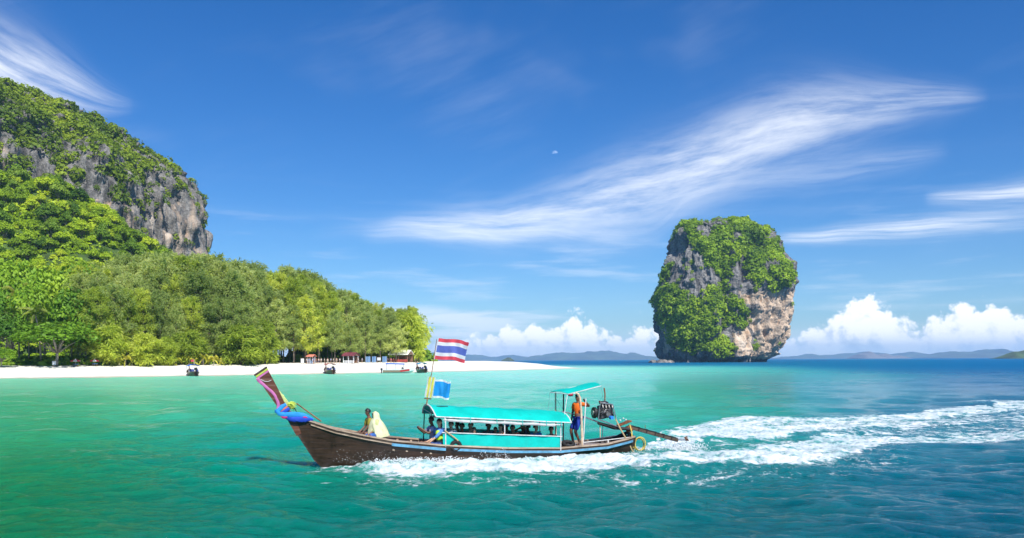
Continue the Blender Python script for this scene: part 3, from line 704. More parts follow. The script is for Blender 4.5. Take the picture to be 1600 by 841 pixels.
# ---- haze, moon
def make_haze():
    bm = bmesh.new(); bmesh.ops.create_cube(bm, size=1); 
    for v in bm.verts: v.co = Vector((v.co.x * 30000, v.co.y * 29400, v.co.z * 222 + 222 / 2 - 2.5))
    me = bpy.data.meshes.new('haze'); bm.to_mesh(me); bm.free()
    m = bpy.data.materials.new('haze_air'); m.use_nodes = True; nt = m.node_tree; nt.nodes.clear()
    o_ = nt.nodes.new('ShaderNodeOutputMaterial'); v = nt.nodes.new('ShaderNodeVolumePrincipled')
    v.inputs['Color'].default_value = (0.42, 0.68, 1.0, 1); v.inputs['Density'].default_value = HAZE
    v.inputs['Density Attribute'].default_value = ''; v.inputs['Temperature Attribute'].default_value = ''; v.inputs['Color Attribute'].default_value = ''
    v.inputs['Anisotropy'].default_value = 0.0
    nt.links.new(v.outputs[0], o_.inputs['Volume']); me.materials.append(m)
    tag(mobj('haze', me), 'thin blue sea haze', kind='stuff')
HAZE = 7.5e-5
make_haze()
def make_moon():
    Y = 30000.0; c = at(867, 240, Y); r = 4.6 / FPX * Y
    V = []; n, m_ = 40, 12  # only the sunlit half is modelled; the phase is built into the shape
    for i in range(m_):
        e = math.pi / 2 * i / (m_ - 1)
        for j in range(n):
            a = 2 * math.pi * j / n; V.append((r * math.cos(e) * math.cos(a), r * math.cos(e) * math.sin(a), r * math.sin(e)))
    m = bpy.data.materials.new('moonlight'); m.use_nodes = True; t = NT(m.node_tree); t.n.clear()
    o_ = t.new('ShaderNodeOutputMaterial'); tr = t.new('ShaderNodeBsdfTransparent'); df = t.new('ShaderNodeBsdfDiffuse'); ad = t.new('ShaderNodeAddShader')
    tc = t.new('ShaderNodeTexCoord'); t.l.new(t.ramp(t.noise(tc.outputs['Object'], 0.012, 4, 0.6), [(0.35, (.03, .03, .03)), (0.65, (.13, .125, .11))]), df.inputs[0])
    t.l.new(tr.outputs[0], ad.inputs[0]); t.l.new(df.outputs[0], ad.inputs[1]); t.l.new(ad.outputs[0], o_.inputs[0])
    me = np_mesh('moon', np.array(V), grid_faces(m_, n, True), [m], smooth=True)
    o = mobj('moon', me, loc=c); o.rotation_euler = (math.radians(12), math.radians(-6), 0); tag(o, 'pale daytime half moon high in the blue sky', 'moon')
make_moon()
# ================================================================== TREES
M_bark = simple('bark', (.16, .125, .095), .9, var=.45, scale=3, bump=.6)
M_palebark = simple('pale_bark', (.30, .26, .21), .9, var=.4, scale=3, bump=.5)
M_cas = leaf_mat('casuarina_needles', (.26, .35, .10), (.43, .52, .17), (.62, .68, .27), .05, .56)
M_cas_y = leaf_mat('casuarina_needles_yellow', (.30, .40, .055), (.49, .59, .09), (.68, .73, .15), .06, .56)
M_broad = leaf_mat('broad_leaves', (.07, .17, .012), (.19, .35, .02), (.37, .53, .04), .08, .32)
M_jung = leaf_mat('jungle_leaves', (.15, .26, .012), (.35, .50, .02), (.58, .66, .04), .05, .36)
M_jungd = leaf_mat('jungle_leaves_dark', (.06, .14, .015), (.15, .27, .02), (.28, .40, .04), .05, .32)
M_palm = leaf_mat('palm_fronds', (.07, .15, .02), (.18, .27, .03), (.40, .42, .06), .2, .3)
M_palmy = leaf_mat('young_palm_fronds', (.20, .26, .02), (.40, .42, .03), (.62, .56, .05), .2, .35)

def tube_np(path, rad, seg=7):
    path = np.asarray(path, float); rad = np.broadcast_to(np.asarray(rad, float), (len(path),)); n = len(path)
    t = np.gradient(path, axis=0); t /= np.linalg.norm(t, axis=1)[:, None] + 1e-12
    ref = np.array([0.31, 0.17, 0.93]) if abs(t[0] @ np.array([0.31, 0.17, 0.93])) < .93 else np.array([1.0, 0, 0])
    V = []; u = ref
    for i in range(n):
        u = u - t[i] * (u @ t[i]); u /= np.linalg.norm(u) + 1e-12; w = np.cross(t[i], u)
        a = np.arange(seg) * 2 * math.pi / seg
        V.append(path[i] + rad[i] * (np.cos(a)[:, None] * u + np.sin(a)[:, None] * w))
    V = np.concatenate(V); F = [tuple(f) for f in grid_faces(n, seg, True)]
    F.append(tuple(range(seg))[::-1]); F.append(tuple(range((n - 1) * seg, n * seg)))
    return V, F
class MB:
    """collects shapes for one mesh; every shape may take its own material slot"""
    def __init__(self): self.v = []; self.f = []; self.m = []; self.n = 0
    def add(self, V, F, mi=0):
        V = np.asarray(V, float); self.v.append(V)
        for f in F: self.f.append(tuple(int(i) + self.n for i in f)); self.m.append(mi)
        self.n += len(V); return self
    def tube(self, path, rad, seg=7, mi=0): return self.add(*tube_np(path, rad, seg), mi)
    def box(self, c, s, mi=0, rz=0.0, ry=0.0, rx=0.0, bev=0.0):
        bm = bmesh.new(); bmesh.ops.create_cube(bm, size=1)
        for v in bm.verts: v.co = Vector((v.co.x * s[0], v.co.y * s[1], v.co.z * s[2]))
        if bev: bmesh.ops.bevel(bm, geom=bm.edges[:], offset=bev, segments=1, affect='EDGES')
        M = Matrix.Translation(c) @ Matrix.Rotation(rz, 4, 'Z') @ Matrix.Rotation(ry, 4, 'Y') @ Matrix.Rotation(rx, 4, 'X')
        V = [(M @ v.co)[:] for v in bm.verts]; bm.verts.index_update(); F = [tuple(v.index for v in f.verts) for f in bm.faces]; bm.free()
        return self.add(V, F, mi)
    def ball(self, c, r, mi=0, seg=12, rings=8, rot=None):
        V = []; r = np.broadcast_to(np.asarray(r, float), (3,))
        for i in range(rings + 1):
            e = math.pi * i / rings
            for j in range(seg):
                a = 2 * math.pi * j / seg; V.append((math.sin(e) * math.cos(a), math.sin(e) * math.sin(a), math.cos(e)))
        V = np.array(V) * r
        if rot is not None: V = V @ np.array(rot).T
        return self.add(V + np.asarray(c, float), [tuple(f)[::-1] for f in grid_faces(rings + 1, seg, True)], mi)
    def prism(self, outline, axis_vec, mi=0):
        """outline: list of 3-D points of a planar polygon, swept along axis_vec"""
        o = np.asarray(outline, float); n = len(o); V = np.concatenate([o, o + np.asarray(axis_vec, float)])
        F = [tuple(range(n))[::-1], tuple(range(n, 2 * n))] + [(i, (i + 1) % n, n + (i + 1) % n, n + i) for i in range(n)]
        return self.add(V, F, mi)
    def sheet(self, fn, nu, nv, thick, mi=0):
        """fn(u,v)->point; closed thin slab"""
        T = np.array([[fn(u, v) for v in np.linspace(0, 1, nv)] for u in np.linspace(0, 1, nu)])
        du = np.gradient(T, axis=0); dv = np.gradient(T, axis=1); n = np.cross(du, dv); n /= np.linalg.norm(n, axis=-1)[..., None] + 1e-12
        A = (T + n * thick / 2).reshape(-1, 3); B = (T - n * thick / 2).reshape(-1, 3); k = nu * nv
        F = [tuple(f)[::-1] for f in grid_faces(nu, nv)] + [tuple(f + k) for f in grid_faces(nu, nv)]
        for i in range(nu - 1):
            for j in (0, nv - 1):
                a, b = i * nv + j, (i + 1) * nv + j; F.append((a, b, b + k, a + k))
        for j in range(nv - 1):
            for i in (0, nu - 1):
                a, b = i * nv + j, i * nv + j + 1; F.append((a, b, b + k, a + k))
        return self.add(np.concatenate([A, B]), F, mi)
    def mesh(self, name, mats, smooth=False):
        me = np_mesh(name, np.concatenate(self.v), self.f, mats if isinstance(mats, (list, tuple)) else [mats], self.m, smooth); return me
    def build(self, name, mats, parent=None, smooth=False, origin=None):
        me = self.mesh(name, mats, smooth)
        if smooth: me.set_sharp_from_angle(angle=math.radians(38))
        return mobj(name, me, parent)
def copy_tree(o, parent=None):
    c = o.copy(); COL.objects.link(c); c.parent = parent
    for ch in list(o.children): copy_tree(ch, c)
    return c

def casuarina(seed, h, w, base=.16):
    """feathery crown: rising limbs hung with sprays of thin drooping needles"""
    rng = np.random.default_rng(seed); Q = []; tb = MB()
    lean = rng.normal(size=2) * h * .02
    tp = np.array([[lean[0] * t ** 2, lean[1] * t ** 2, h * .97 * t] for t in np.linspace(0, 1, 9)]); tb.tube(tp, np.linspace(.24, .03, 9), 7)
    nl = 46
    for k in range(nl):
        t = base + (.98 - base) * (k + rng.random()) / nl; p0 = np.array([lean[0] * t ** 2, lean[1] * t ** 2, h * .97 * t])
        env = (1 - ((t - .38) / .66) ** 2) if t > .38 else .72 + .28 * (t - base) / (.38 - base)
        L = w * .5 * max(.22, env) * rng.uniform(.65, 1.2); a = k * 2.4 + rng.uniform(-.5, .5); up = rng.uniform(.25, .85) * (.6 + .7 * t)
        d = np.array([math.cos(a), math.sin(a), up]); s = np.linspace(0, 1, 6)
        path = p0 + d * (L * s)[:, None] + np.array([0, 0, -1]) * (L * .22 * s ** 2.2)[:, None]
        tb.tube(path[:5], np.linspace(.07, .02, 5), 4)
        for m in range(13):
            q = .25 + .8 * rng.random(); c = p0 + d * L * q + np.array([0, 0, -L * .22 * q ** 2.2]) + rng.normal(size=3) * L * .10
            n = 10; dv = d[None] * .8 + rng.normal(size=(n, 3)) * .75 + [0, 0, .05]; dv[:, 2] -= .25; dv /= np.linalg.norm(dv, axis=1)[:, None]
            ln = rng.uniform(.5, 1.15, n)[:, None]; sd = np.cross(dv, rng.normal(size=(n, 3))); sd /= np.linalg.norm(sd, axis=1)[:, None]
            wd = rng.uniform(.06, .13, n)[:, None]; tipdrop = np.array([0, 0, -.28]) * ln; c2 = c + rng.normal(size=(n, 3)) * .25
            Q.append(np.stack([c2 - sd * wd * .5, c2 + dv * ln * .5 - sd * wd, c2 + dv * ln + tipdrop, c2 + dv * ln * .5 + sd * wd], 1))
    V = np.concatenate(Q).reshape(-1, 3)
    crown = np_mesh('crown', V, np.arange(len(V)).reshape(-1, 4), [M_cas])
    return crown, tb.mesh('trunk', [M_bark], True)
def broadleaf(seed, h, w, lobes=11, nq=2600, size=.33, trunk_h=.3, mat=None, flat=.9):
    rng = np.random.default_rng(seed); Q = []; tb = MB()
    z0 = h * trunk_h
    tp = np.array([[.12 * h * .1 * math.sin(3 * t), 0, (z0 + h * .3) * t] for t in np.linspace(0, 1, 6)]); tb.tube(tp, np.linspace(.045 * h * .5, .012 * h, 6), 8)
    for k in range(lobes):
        a = k * 2.4 + rng.uniform(-.4, .4); rr = w * .5 * math.sqrt((k + .5) / lobes) * .72
        c = np.array([math.cos(a) * rr, math.sin(a) * rr, z0 + (h - z0) * (.28 + .5 * (1 - (rr / (w * .5)) ** 2) * rng.uniform(.6, 1.15) + rng.uniform(-.08, .1))])
        R = w * rng.uniform(.17, .27)
        tb.tube(np.array([tp[3], (tp[4] + c) / 2 + [0, 0, -.1 * R], c]), [.012 * h, .009 * h, .004 * h], 5)
        n = nq // lobes; Q.append(leaf_quads(n, rng, (R, R, R * flat), size, 1.15, .5) + c)
    V = np.concatenate(Q).reshape(-1, 3)
    return np_mesh('crown', V, np.arange(len(V)).reshape(-1, 4), [mat or M_broad]), tb.mesh('trunk', [M_palebark], True)
def palm(seed, h, nf=15, L=3.2, mat=None, rtrunk=.15):
    rng = np.random.default_rng(seed); Q = []; tb = MB()
    tp = np.array([[h * .16 * t ** 2, 0, h * t] for t in np.linspace(0, 1, 10)]); tb.tube(tp, np.linspace(rtrunk * 1.3, rtrunk * .8, 10), 8); top = tp[-1]
    for k in range(nf):
        a = k * 2.4; e = rng.uniform(-.15, 1.25) if k % 3 else rng.uniform(.7, 1.35); ll = L * rng.uniform(.8, 1.1)
        s = np.linspace(0, 1, 9); d = np.array([math.cos(a), math.sin(a)])
        el = e - s * (1.2 + .5 * (e > .6)); st = ll / 8
        hz = np.concatenate([[0], np.cumsum(np.cos(el[:-1]) * st)]); vz = np.concatenate([[0], np.cumsum(np.sin(el[:-1]) * st)])
        path = top + np.stack([hz * d[0], hz * d[1], vz], -1); tb.tube(path, np.linspace(.035, .008, 9), 4)
        side = np.array([-d[1], d[0], 0])
        for i in range(1, 9):
            for sub in (0, .5):
                p = path[i] * (1 - sub) + path[i - 1] * sub; wl = ll * .26 * math.sin(math.pi * min(1, (i - sub + .6) / 9.2)) + .12
                tdir = path[i] - path[i - 1]; tdir /= np.linalg.norm(tdir)
                for sg in (-1, 1):
                    ld = side * sg * .8 + tdir * .55 + np.array([0, 0, -.35]); ld /= np.linalg.norm(ld); wv = tdir * .065 * max(1, L / 2.4)
                    Q.append(np.stack([p - wv, p + wv, p + ld * wl * .6 + wv * .8, p + ld * wl + [0, 0, -.12 * wl]]))
    V = np.array(Q).reshape(-1, 3)
    return np_mesh('crown', V, np.arange(len(V)).reshape(-1, 4), [mat or M_palm]), tb.mesh('trunk', [M_palebark], True)

def tree_thing(name, crown, trunk, loc, rz, sc, label, group, cat='tree'):
    o = empty(name, loc, rz); o.scale = sc; tag(o, label, cat, group)
    mobj('trunk', trunk, o); mobj('crown', crown, o); return o

CAS = [casuarina(s, 20.0, w, b) for s, w, b in ((1, 9.5, .16), (2, 11, .2), (3, 8.5, .13), (4, 10, .24), (5, 12, .18))]
def recol(me, mat):
    m2 = me.copy(); m2.materials[0] = mat; return m2
CASH = [casuarina(s, 20.0, w, b) for s, w, b in ((6, 9.5, .22), (7, 11, .25), (8, 9, .20))]; CASHY = None
CASY = [(recol(c, M_cas_y), t) for c, t in CAS]
CASHY = [(recol(c, M_cas_y), t) for c, t in CASH]
GTOP = [(90, 440), (120, 412), (180, 398), (230, 392), (300, 389), (345, 398), (390, 406), (420, 420), (455, 414), (490, 424), (520, 441), (560, 458), (600, 470), (640, 477), (660, 484), (676, 500)]
ORD = 'first second third fourth fifth sixth seventh eighth ninth tenth eleventh twelfth thirteenth fourteenth fifteenth sixteenth seventeenth eighteenth nineteenth twentieth'.split(); ORD += ['twenty-' + q for q in ORD[:9]]
REG = []; ROWN = ['the very front row', 'the second row', 'the third row', 'the middle rows', 'the rear rows', 'the very back row']
def zone(px): return [z for lim, z in ((230, 'beside the broadleaf trees'), (330, 'below the cliff end'), (440, 'behind the young palms'), (535, 'behind the salmon kiosk'), (600, 'behind the maroon hut'), (9999, 'behind the white-roofed pavilion')) if px < lim][0]
def number(reg, fmt):
    seen = {}
    for r in sorted(reg, key=lambda q: q[1]):
        k = r[2:]; i = seen[k] = seen.get(k, -1) + 1; r[0]['label'] = fmt(ORD[min(i, 28)], *r[2:])
def grove():
    rng = np.random.default_rng(21); n = 0
    gx, gy = zip(*GTOP)
    rows = [(7, 11, .55, .8), (14, 9, .75, .95), (22, 9, .9, 1.0), (31, 9, .95, 1.03), (42, 11, .95, 1.02), (56, 12, .9, 1.0)]
    for ri, (off, step, s0, s1) in enumerate(rows):
        px = 128.0
        while px < 650:
            # stand where this sight line crosses the row
            k = (px - 800) / FPX; ys = np.linspace(150, 420, 900); xs = ys * k
            dd = (ys - np.interp(xs, FX, FY)) * np.interp(xs, [-200, -105, -34, 16], [.93, .87, .70, .55]); i = int(np.argmax(dd > 21 + off + rng.uniform(-2.5, 2.5)))
            X, Y = xs[i], ys[i]
            if i > 0 and X < -12 - (px > 640) * 0:
                ytop = np.interp(px, gx, gy); hmax = (HOR - ytop) / FPX * Y
                hh = hmax * rng.uniform(s0, s1)
                # younger trees stand forward towards the end of the spit
                if px > 560: hh *= rng.uniform(.9, 1.02)
                wd = hh * rng.uniform(.8, 1.25) if hh < 15 else hh * rng.uniform(.7, 1.05)
                yel = rng.random() < (.62 if px > 400 and ri < 3 else .2)
                c, t = (CASY if yel else CAS)[rng.integers(0, 5)] if (px < 385 or ri > 3) else (CASHY if yel else CASH)[rng.integers(0, 3)]
                to = tree_thing('casuarina_tree', c, t, (X, Y, land_z(X, Y) - .15), rng.uniform(0, 6.28), (wd / 20, wd / 20, hh / 20), '', 'yellow-green casuarina trees' if yel else 'grey-green casuarina trees'); n += 1; REG.append((to, px, ('yellow-green' if yel else 'grey-green') + ' feathery casuarina', zone(px), ROWN[ri]))
            px += step * rng.uniform(.85, 1.3) * 2.0
    # the last tree, leaning out over the spit
    return n
_p('casuarinas', grove()); number(REG, lambda o, kind, z, row: '%s, %s of %s %s' % (kind, o, row, z))
def px_spot(px, inland):
    k = (px - 800) / FPX; ys = np.linspace(150, 460, 1500); xs = ys * k
    dd = (ys - np.interp(xs, FX, FY)) * np.interp(xs, [-200, -105, -34, 16], [.93, .87, .70, .55]); i = int(np.argmax(dd > inland)); return xs[i], ys[i]
def spot_tree(name, pair, px, inland, ytop, base_h, base_w, wpx, label, group, cat='tree', rz=0.0):
    X, Y = px_spot(px, inland); z = land_z(X, Y) - .1; hh = (HOR - (px - 800) * ROLL - ytop) / FPX * Y + CAM_H - z; ww = wpx / FPX * Y
    return tree_thing(name, pair[0], pair[1], (X, Y, z), rz, (ww / base_w, ww / base_w, hh / base_h), label, group, cat)
CASS = [casuarina(s, 7.0, 5.0, .08) for s in (31, 32, 33)]
CASS = [(recol(c, M_cas_y), t) for c, t in CASS]
for i, (px_, top_, w_, inl) in enumerate(((170, 512, 52, 22), (228, 524, 46, 20), (262, 530, 30, 20), (296, 520, 48, 24), (378, 512, 60, 21), (415, 505, 40, 24), (640, 494, 50, 30))):
    spot_tree('casuarina_sapling', CASS[i % 3], px_, inl, top_, 7.0, 5.0, w_, 'young yellow-green casuarina at the edge of the sand, %s from the round dark tree' % ORD[i], 'young casuarinas along the beach', rz=i * 1.7)
BL = [broadleaf(s, 10, 11, 13, 4600, .25, .22) for s in (51, 52, 53)]
for i, (px_, top_, w_, inl, lab) in enumerate(((88, 512, 125, 21, 'wide round dark green tree right behind the signboard'), (112, 468, 78, 30, 'dark green layered tree behind the round tree'), (46, 460, 70, 34, 'bright layered broadleaf tree between the palms'),
        (18, 500, 70, 28, 'broadleaf tree under the palm at the picture edge'), (2, 548, 46, 19, 'low round bush at the end of the beach'), (135, 500, 60, 30, 'broadleaf tree beside the first casuarinas'), (-12, 470, 90, 34, 'broadleaf tree cut by the picture edge'), (70, 440, 90, 46, 'tall broadleaf tree at the foot of the slope'), (20, 425, 90, 52, 'tall broadleaf tree behind the palms'), (122, 432, 80, 52, 'tall broadleaf tree beside the casuarina grove'),
        )):
    spot_tree('broadleaf_tree', BL[i % 3], px_, inl, top_, 9.3, 11, w_, lab, 'broadleaf trees behind the beach', rz=i * 2.1)
PM = [palm(61, 8, 16, 3.4), palm(62, 8, 15, 3.2)]
for i, (px_, top_, w_, inl, lab) in enumerate(((8, 486, 58, 30, 'coconut palm with drooping fronds at the picture edge'), (64, 482, 60, 25, 'coconut palm behind the round dark tree'), (30, 455, 50, 40, 'taller coconut palm in the trees'))):
    spot_tree('coconut_palm', PM[i % 2], px_, inl, top_, 9.0, 7.0, w_, lab, 'coconut palms', 'palm', rz=i * 2.3 + .5)
PY = [palm(71, .7, 9, 2.0, M_palmy, .10), palm(72, .5, 8, 1.8, M_palmy, .09)]
PYL = ['second from the parasols', 'third from the parasols', 'second past the moored blue-covered boat', 'third past the moored boat', 'tallest in its cluster', 'sixth in the cluster', 'seventh in the cluster', 'eighth in the cluster', 'last before the grove', 'first from the parasols', 'first of the larger cluster']
for i, (px_, top_) in enumerate(((196, 546), (206, 549), (296, 547), (304, 551), (318, 545), (327, 550), (334, 548), (343, 552), (352, 553), (186, 551), (274, 552))):
    spot_tree('young_palm', PY[i % 2], px_, 19.5 + (i % 3), top_, 1.9, 3.4, 17, 'small yellow-green young palm at the top of the beach, ' + PYL[i], 'young palms along the beach', 'palm', rz=i * 1.3)
JG = [broadleaf(s, 9, 8.5, 10, 2200, .33, .12, M_jung) for s in (81, 82, 83)] + [broadleaf(84, 9, 9, 10, 2200, .33, .12, M_jungd)]
SREG = []
def slope_trees():
    rng = np.random.default_rng(5); n = 0
    for px in np.arange(-20, 330, 11.0):
        for Yb in np.arange(322, 432, 8.5):
            Y = Yb + rng.uniform(-3, 3); p = px + rng.uniform(-6, 6); X = (p - 800) / FPX * Y; z = float(slope_z(np.array(X), np.array(Y)))
            if z < 6: continue
            gxy = np.interp(p, [g[0] for g in GTOP], [g[1] for g in GTOP], left=480)
            sy = HOR - (z + 9 - CAM_H) / Y * FPX
            if sy > gxy + 22 and p > 100: continue
            j = 3 if rng.random() < .28 else rng.integers(0, 3); s = rng.uniform(.42, 1.0)
            to = tree_thing('jungle_tree', JG[j][0], JG[j][1], (X, Y, z - .8), rng.uniform(0, 6.28), (s, s, s * rng.uniform(.95, 1.3)), '',
                       'bright jungle trees on the slope' if j < 3 else 'dark jungle trees on the slope'); n += 1; SREG.append((to, p, 'bright green' if j < 3 else 'dark green', int((Yb - 322) / 8.5)))
    return n
_p('slope trees', slope_trees()); number(SREG, lambda o, c, k: '%s jungle tree on the low slope, %s across in the %s tier up' % (c, o, ORD[k]))
def slope_cover():
    rng = np.random.default_rng(19); n = 2600; px = rng.uniform(-30, 330, n); Y = rng.uniform(318, 436, n); X = (px - 800) / FPX * Y; z = slope_z(X, Y); k = z > 4
    pos = np.stack([X, Y, z], -1)[k]; scatter_mass('slope_undergrowth', pos, np.tile([0, 0, 1.0], (len(pos), 1)), rng.uniform(1.2, 3.0, len(pos)), M_jung, 44, 16, 'bright green undergrowth filling the low slope', .24)
slope_cover()
def undergrowth():
    rng = np.random.default_rng(9); pos = []
    for px in np.arange(-10, 660, 4.0):
        for inl in (26, 33, 40, 52, 60, 75):
            if px > 395 and inl < 50: continue
            X, Y = px_spot(px + rng.uniform(-2, 2), inl + rng.uniform(-2, 2)); pos.append((X, Y, land_z(X, Y)))
    pos = np.array(pos); scatter_mass('undergrowth', pos, np.tile([0, 0, 1.0], (len(pos), 1)), np.where(pos[:, 0] > -66, 5.0, np.where(rng.random(len(pos)) < .4, 2.4, 1.4)), M_jungd, 40, 6, 'dark low undergrowth in the shade of the grove', .27)
undergrowth()
# ================================================================== THE LONGTAIL BOAT
BOATM = Matrix.Translation(BOAT_C) @ Matrix.Rotation(math.pi + BOAT_TH, 4, 'Z')
def bl(px, py, y):
    """boat-frame point seen at a pixel, on the lengthwise plane y"""
    r = pray(px, py); o = np.array([0, 0, CAM_H]) - BOAT_C; t = (y - o @ BOAT_PT) / (r @ BOAT_PT); p = o + t * r
    return np.array([p @ BOAT_FW, y, p[2]])
def bthing(name, label, cat, loc=(0, 0, 0), group=None, rz=0.0):
    o = empty(name, mat=BOATM @ Matrix.Translation(Vector(loc)) @ Matrix.Rotation(rz, 4, 'Z')); tag(o, label, cat, group); return o

def hull_wood(name, c0, c1, c2, worn=0.5):
    m, t, b = principled(name); tc = t.new('ShaderNodeTexCoord'); P = tc.outputs['Object']
    gr = t.noise(t.vm('MULTIPLY', P, (1.2, 6, 14)), 1.0, 7, 0.65, 0.4); pa = t.noise(t.vm('MULTIPLY', P, (0.55, 1, 1.6)), 1.0, 5, 0.6)
    c = t.ramp(gr, [(0.25, c0), (0.5, c1), (0.78, c2)])
    c = t.mix(t.ss(pa, 0.45, 0.75, 0, worn), c, tuple(min(1, x * 2.2) for x in c1))
    st = t.noise(t.vm('MULTIPLY', P, (5, 5, 0.7)), 1.0, 6, 0.65); c = t.mix(t.ss(st, 0.52, 0.72, 0, 0.55), c, tuple(x * 0.45 for x in c0))
    z = t.sep(P)[2]; seam = t.m('FRACT', t.m('MULTIPLY', z, 5.2)); sm = t.m('MULTIPLY', t.ss(seam, 0.93, 0.97), t.ss(seam, 1.0, 0.985))
    c = t.mix(t.m('MULTIPLY', sm, 0.6), c, (0.01, 0.008, 0.006))
    t.l.new(c, b.inputs['Base Color']); t.l.new(t.lin(gr, 0.3, 0.7, 0.24, 0.5), b.inputs['Roughness'])
    bp = t.new('ShaderNodeBump'); bp.inputs['Strength'].default_value = 0.5; bp.inputs['Distance'].default_value = 0.01
    t.l.new(t.m('SUBTRACT', gr, t.m('MULTIPLY', sm, 0.8)), bp.inputs['Height']); t.l.new(bp.outputs[0], b.inputs['Normal'])
    return m
M_hull = hull_wood('hull_wood', (.015, .008, .006), (.042, .021, .013), (.085, .046, .028), .35)
M_prow = hull_wood('prow_wood', (.055, .018, .011), (.12, .042, .024), (.20, .085, .05), .3)
M_rail = hull_wood('rail_wood', (.22, .15, .10), (.42, .31, .22), (.58, .47, .36), .25)
M_deck = hull_wood('deck_wood', (.20, .14, .09), (.38, .28, .19), (.52, .42, .31), .3)
M_dark = hull_wood('inner_wood', (.03, .02, .014), (.075, .05, .034), (.14, .10, .07), .3)
M_bluep = simple('blue_paint', (.10, .30, .46), .5, var=.3, scale=5, dirt=((.26, .24, .20), .75))
M_teal = None
def cloth(name, col, trans=.35, scale=3.0, dirt=None, rough=.7):
    m, t, b = principled(name); tc = t.new('ShaderNodeTexCoord'); P = tc.outputs['Object']
    n = t.noise(P, scale, 5, 0.6); c = t.mix(t.ss(n, .3, .7), tuple(x * .86 for x in col), tuple(min(1, x * 1.08) for x in col))
    if dirt: c = t.mix(t.ss(t.noise(P, scale * 1.8, 7, .7), .55, .78, 0, dirt[1]), c, dirt[0])
    t.l.new(c, b.inputs['Base Color']); b.inputs['Roughness'].default_value = rough; b.inputs['Specular IOR Level'].default_value = .3
    bp = t.new('ShaderNodeBump'); bp.inputs['Strength'].default_value = .35; bp.inputs['Distance'].default_value = .03
    t.l.new(t.noise(t.vm('MULTIPLY', P, (2.2, 2.2, 5)), 1.0, 4, .55, .6), bp.inputs['Height']); t.l.new(bp.outputs[0], b.inputs['Normal'])
    tr = t.new('ShaderNodeBsdfTranslucent'); t.l.new(c, tr.inputs[0]); mx = t.new('ShaderNodeMixShader'); mx.inputs[0].default_value = trans
    t.l.new(b.outputs[0], mx.inputs[1]); t.l.new(tr.outputs[0], mx.inputs[2]); t.l.new(mx.outputs[0], m.node_tree.nodes['Material Output'].inputs[0])
    return m
M_teal = cloth('teal_tarpaulin', (.005, .63, .54), .28, 2.0, ((.03, .40, .36), .55), .5)
M_white = simple('white_pipe', (.62, .62, .60), .45, var=.2, scale=8, dirt=((.40, .30, .22), .5))
M_whitet = cloth('white_rolled_sheet', (.58, .58, .57), .15, 5.0, ((.45, .44, .42), .5))
M_steel = simple('grey_steel', (.42, .42, .42), .35, .85, var=.3, scale=14)
M_black = simple('black_iron', (.022, .022, .024), .5, .3, var=.5, scale=14)
M_rust = simple('rusty_iron', (.20, .075, .028), .85, .2, var=.6, scale=12, bump=.4)
M_rubber = simple('black_rubber', (.018, .018, .019), .75, var=.4, scale=10)
M_rope = simple('tan_rope', (.50, .38, .20), .9, var=.35, scale=30, bump=.6)
M_ropey = simple('yellow_rope', (.62, .46, .10), .85, var=.35, scale=30, bump=.6)
M_bamboo = simple('pale_pole_wood', (.58, .44, .30), .6, var=.3, scale=9)
M_brown = simple('brown_pole', (.24, .12, .05), .6, var=.4, scale=8)
M_pink = cloth('pink_ribbon', (.72, .22, .52), .3); M_lime = cloth('lime_ribbon', (.70, .82, .16), .4); M_limep = cloth('pale_lime_scarf', (.80, .88, .38), .45)
M_rblue = cloth('blue_sash', (.03, .32, .80), .2); M_dblue = cloth('deep_blue_sash', (.02, .07, .52), .15); M_salmon = cloth('salmon_sash', (.80, .24, .18), .25); M_magenta = cloth('magenta_sash', (.62, .03, .20), .2)

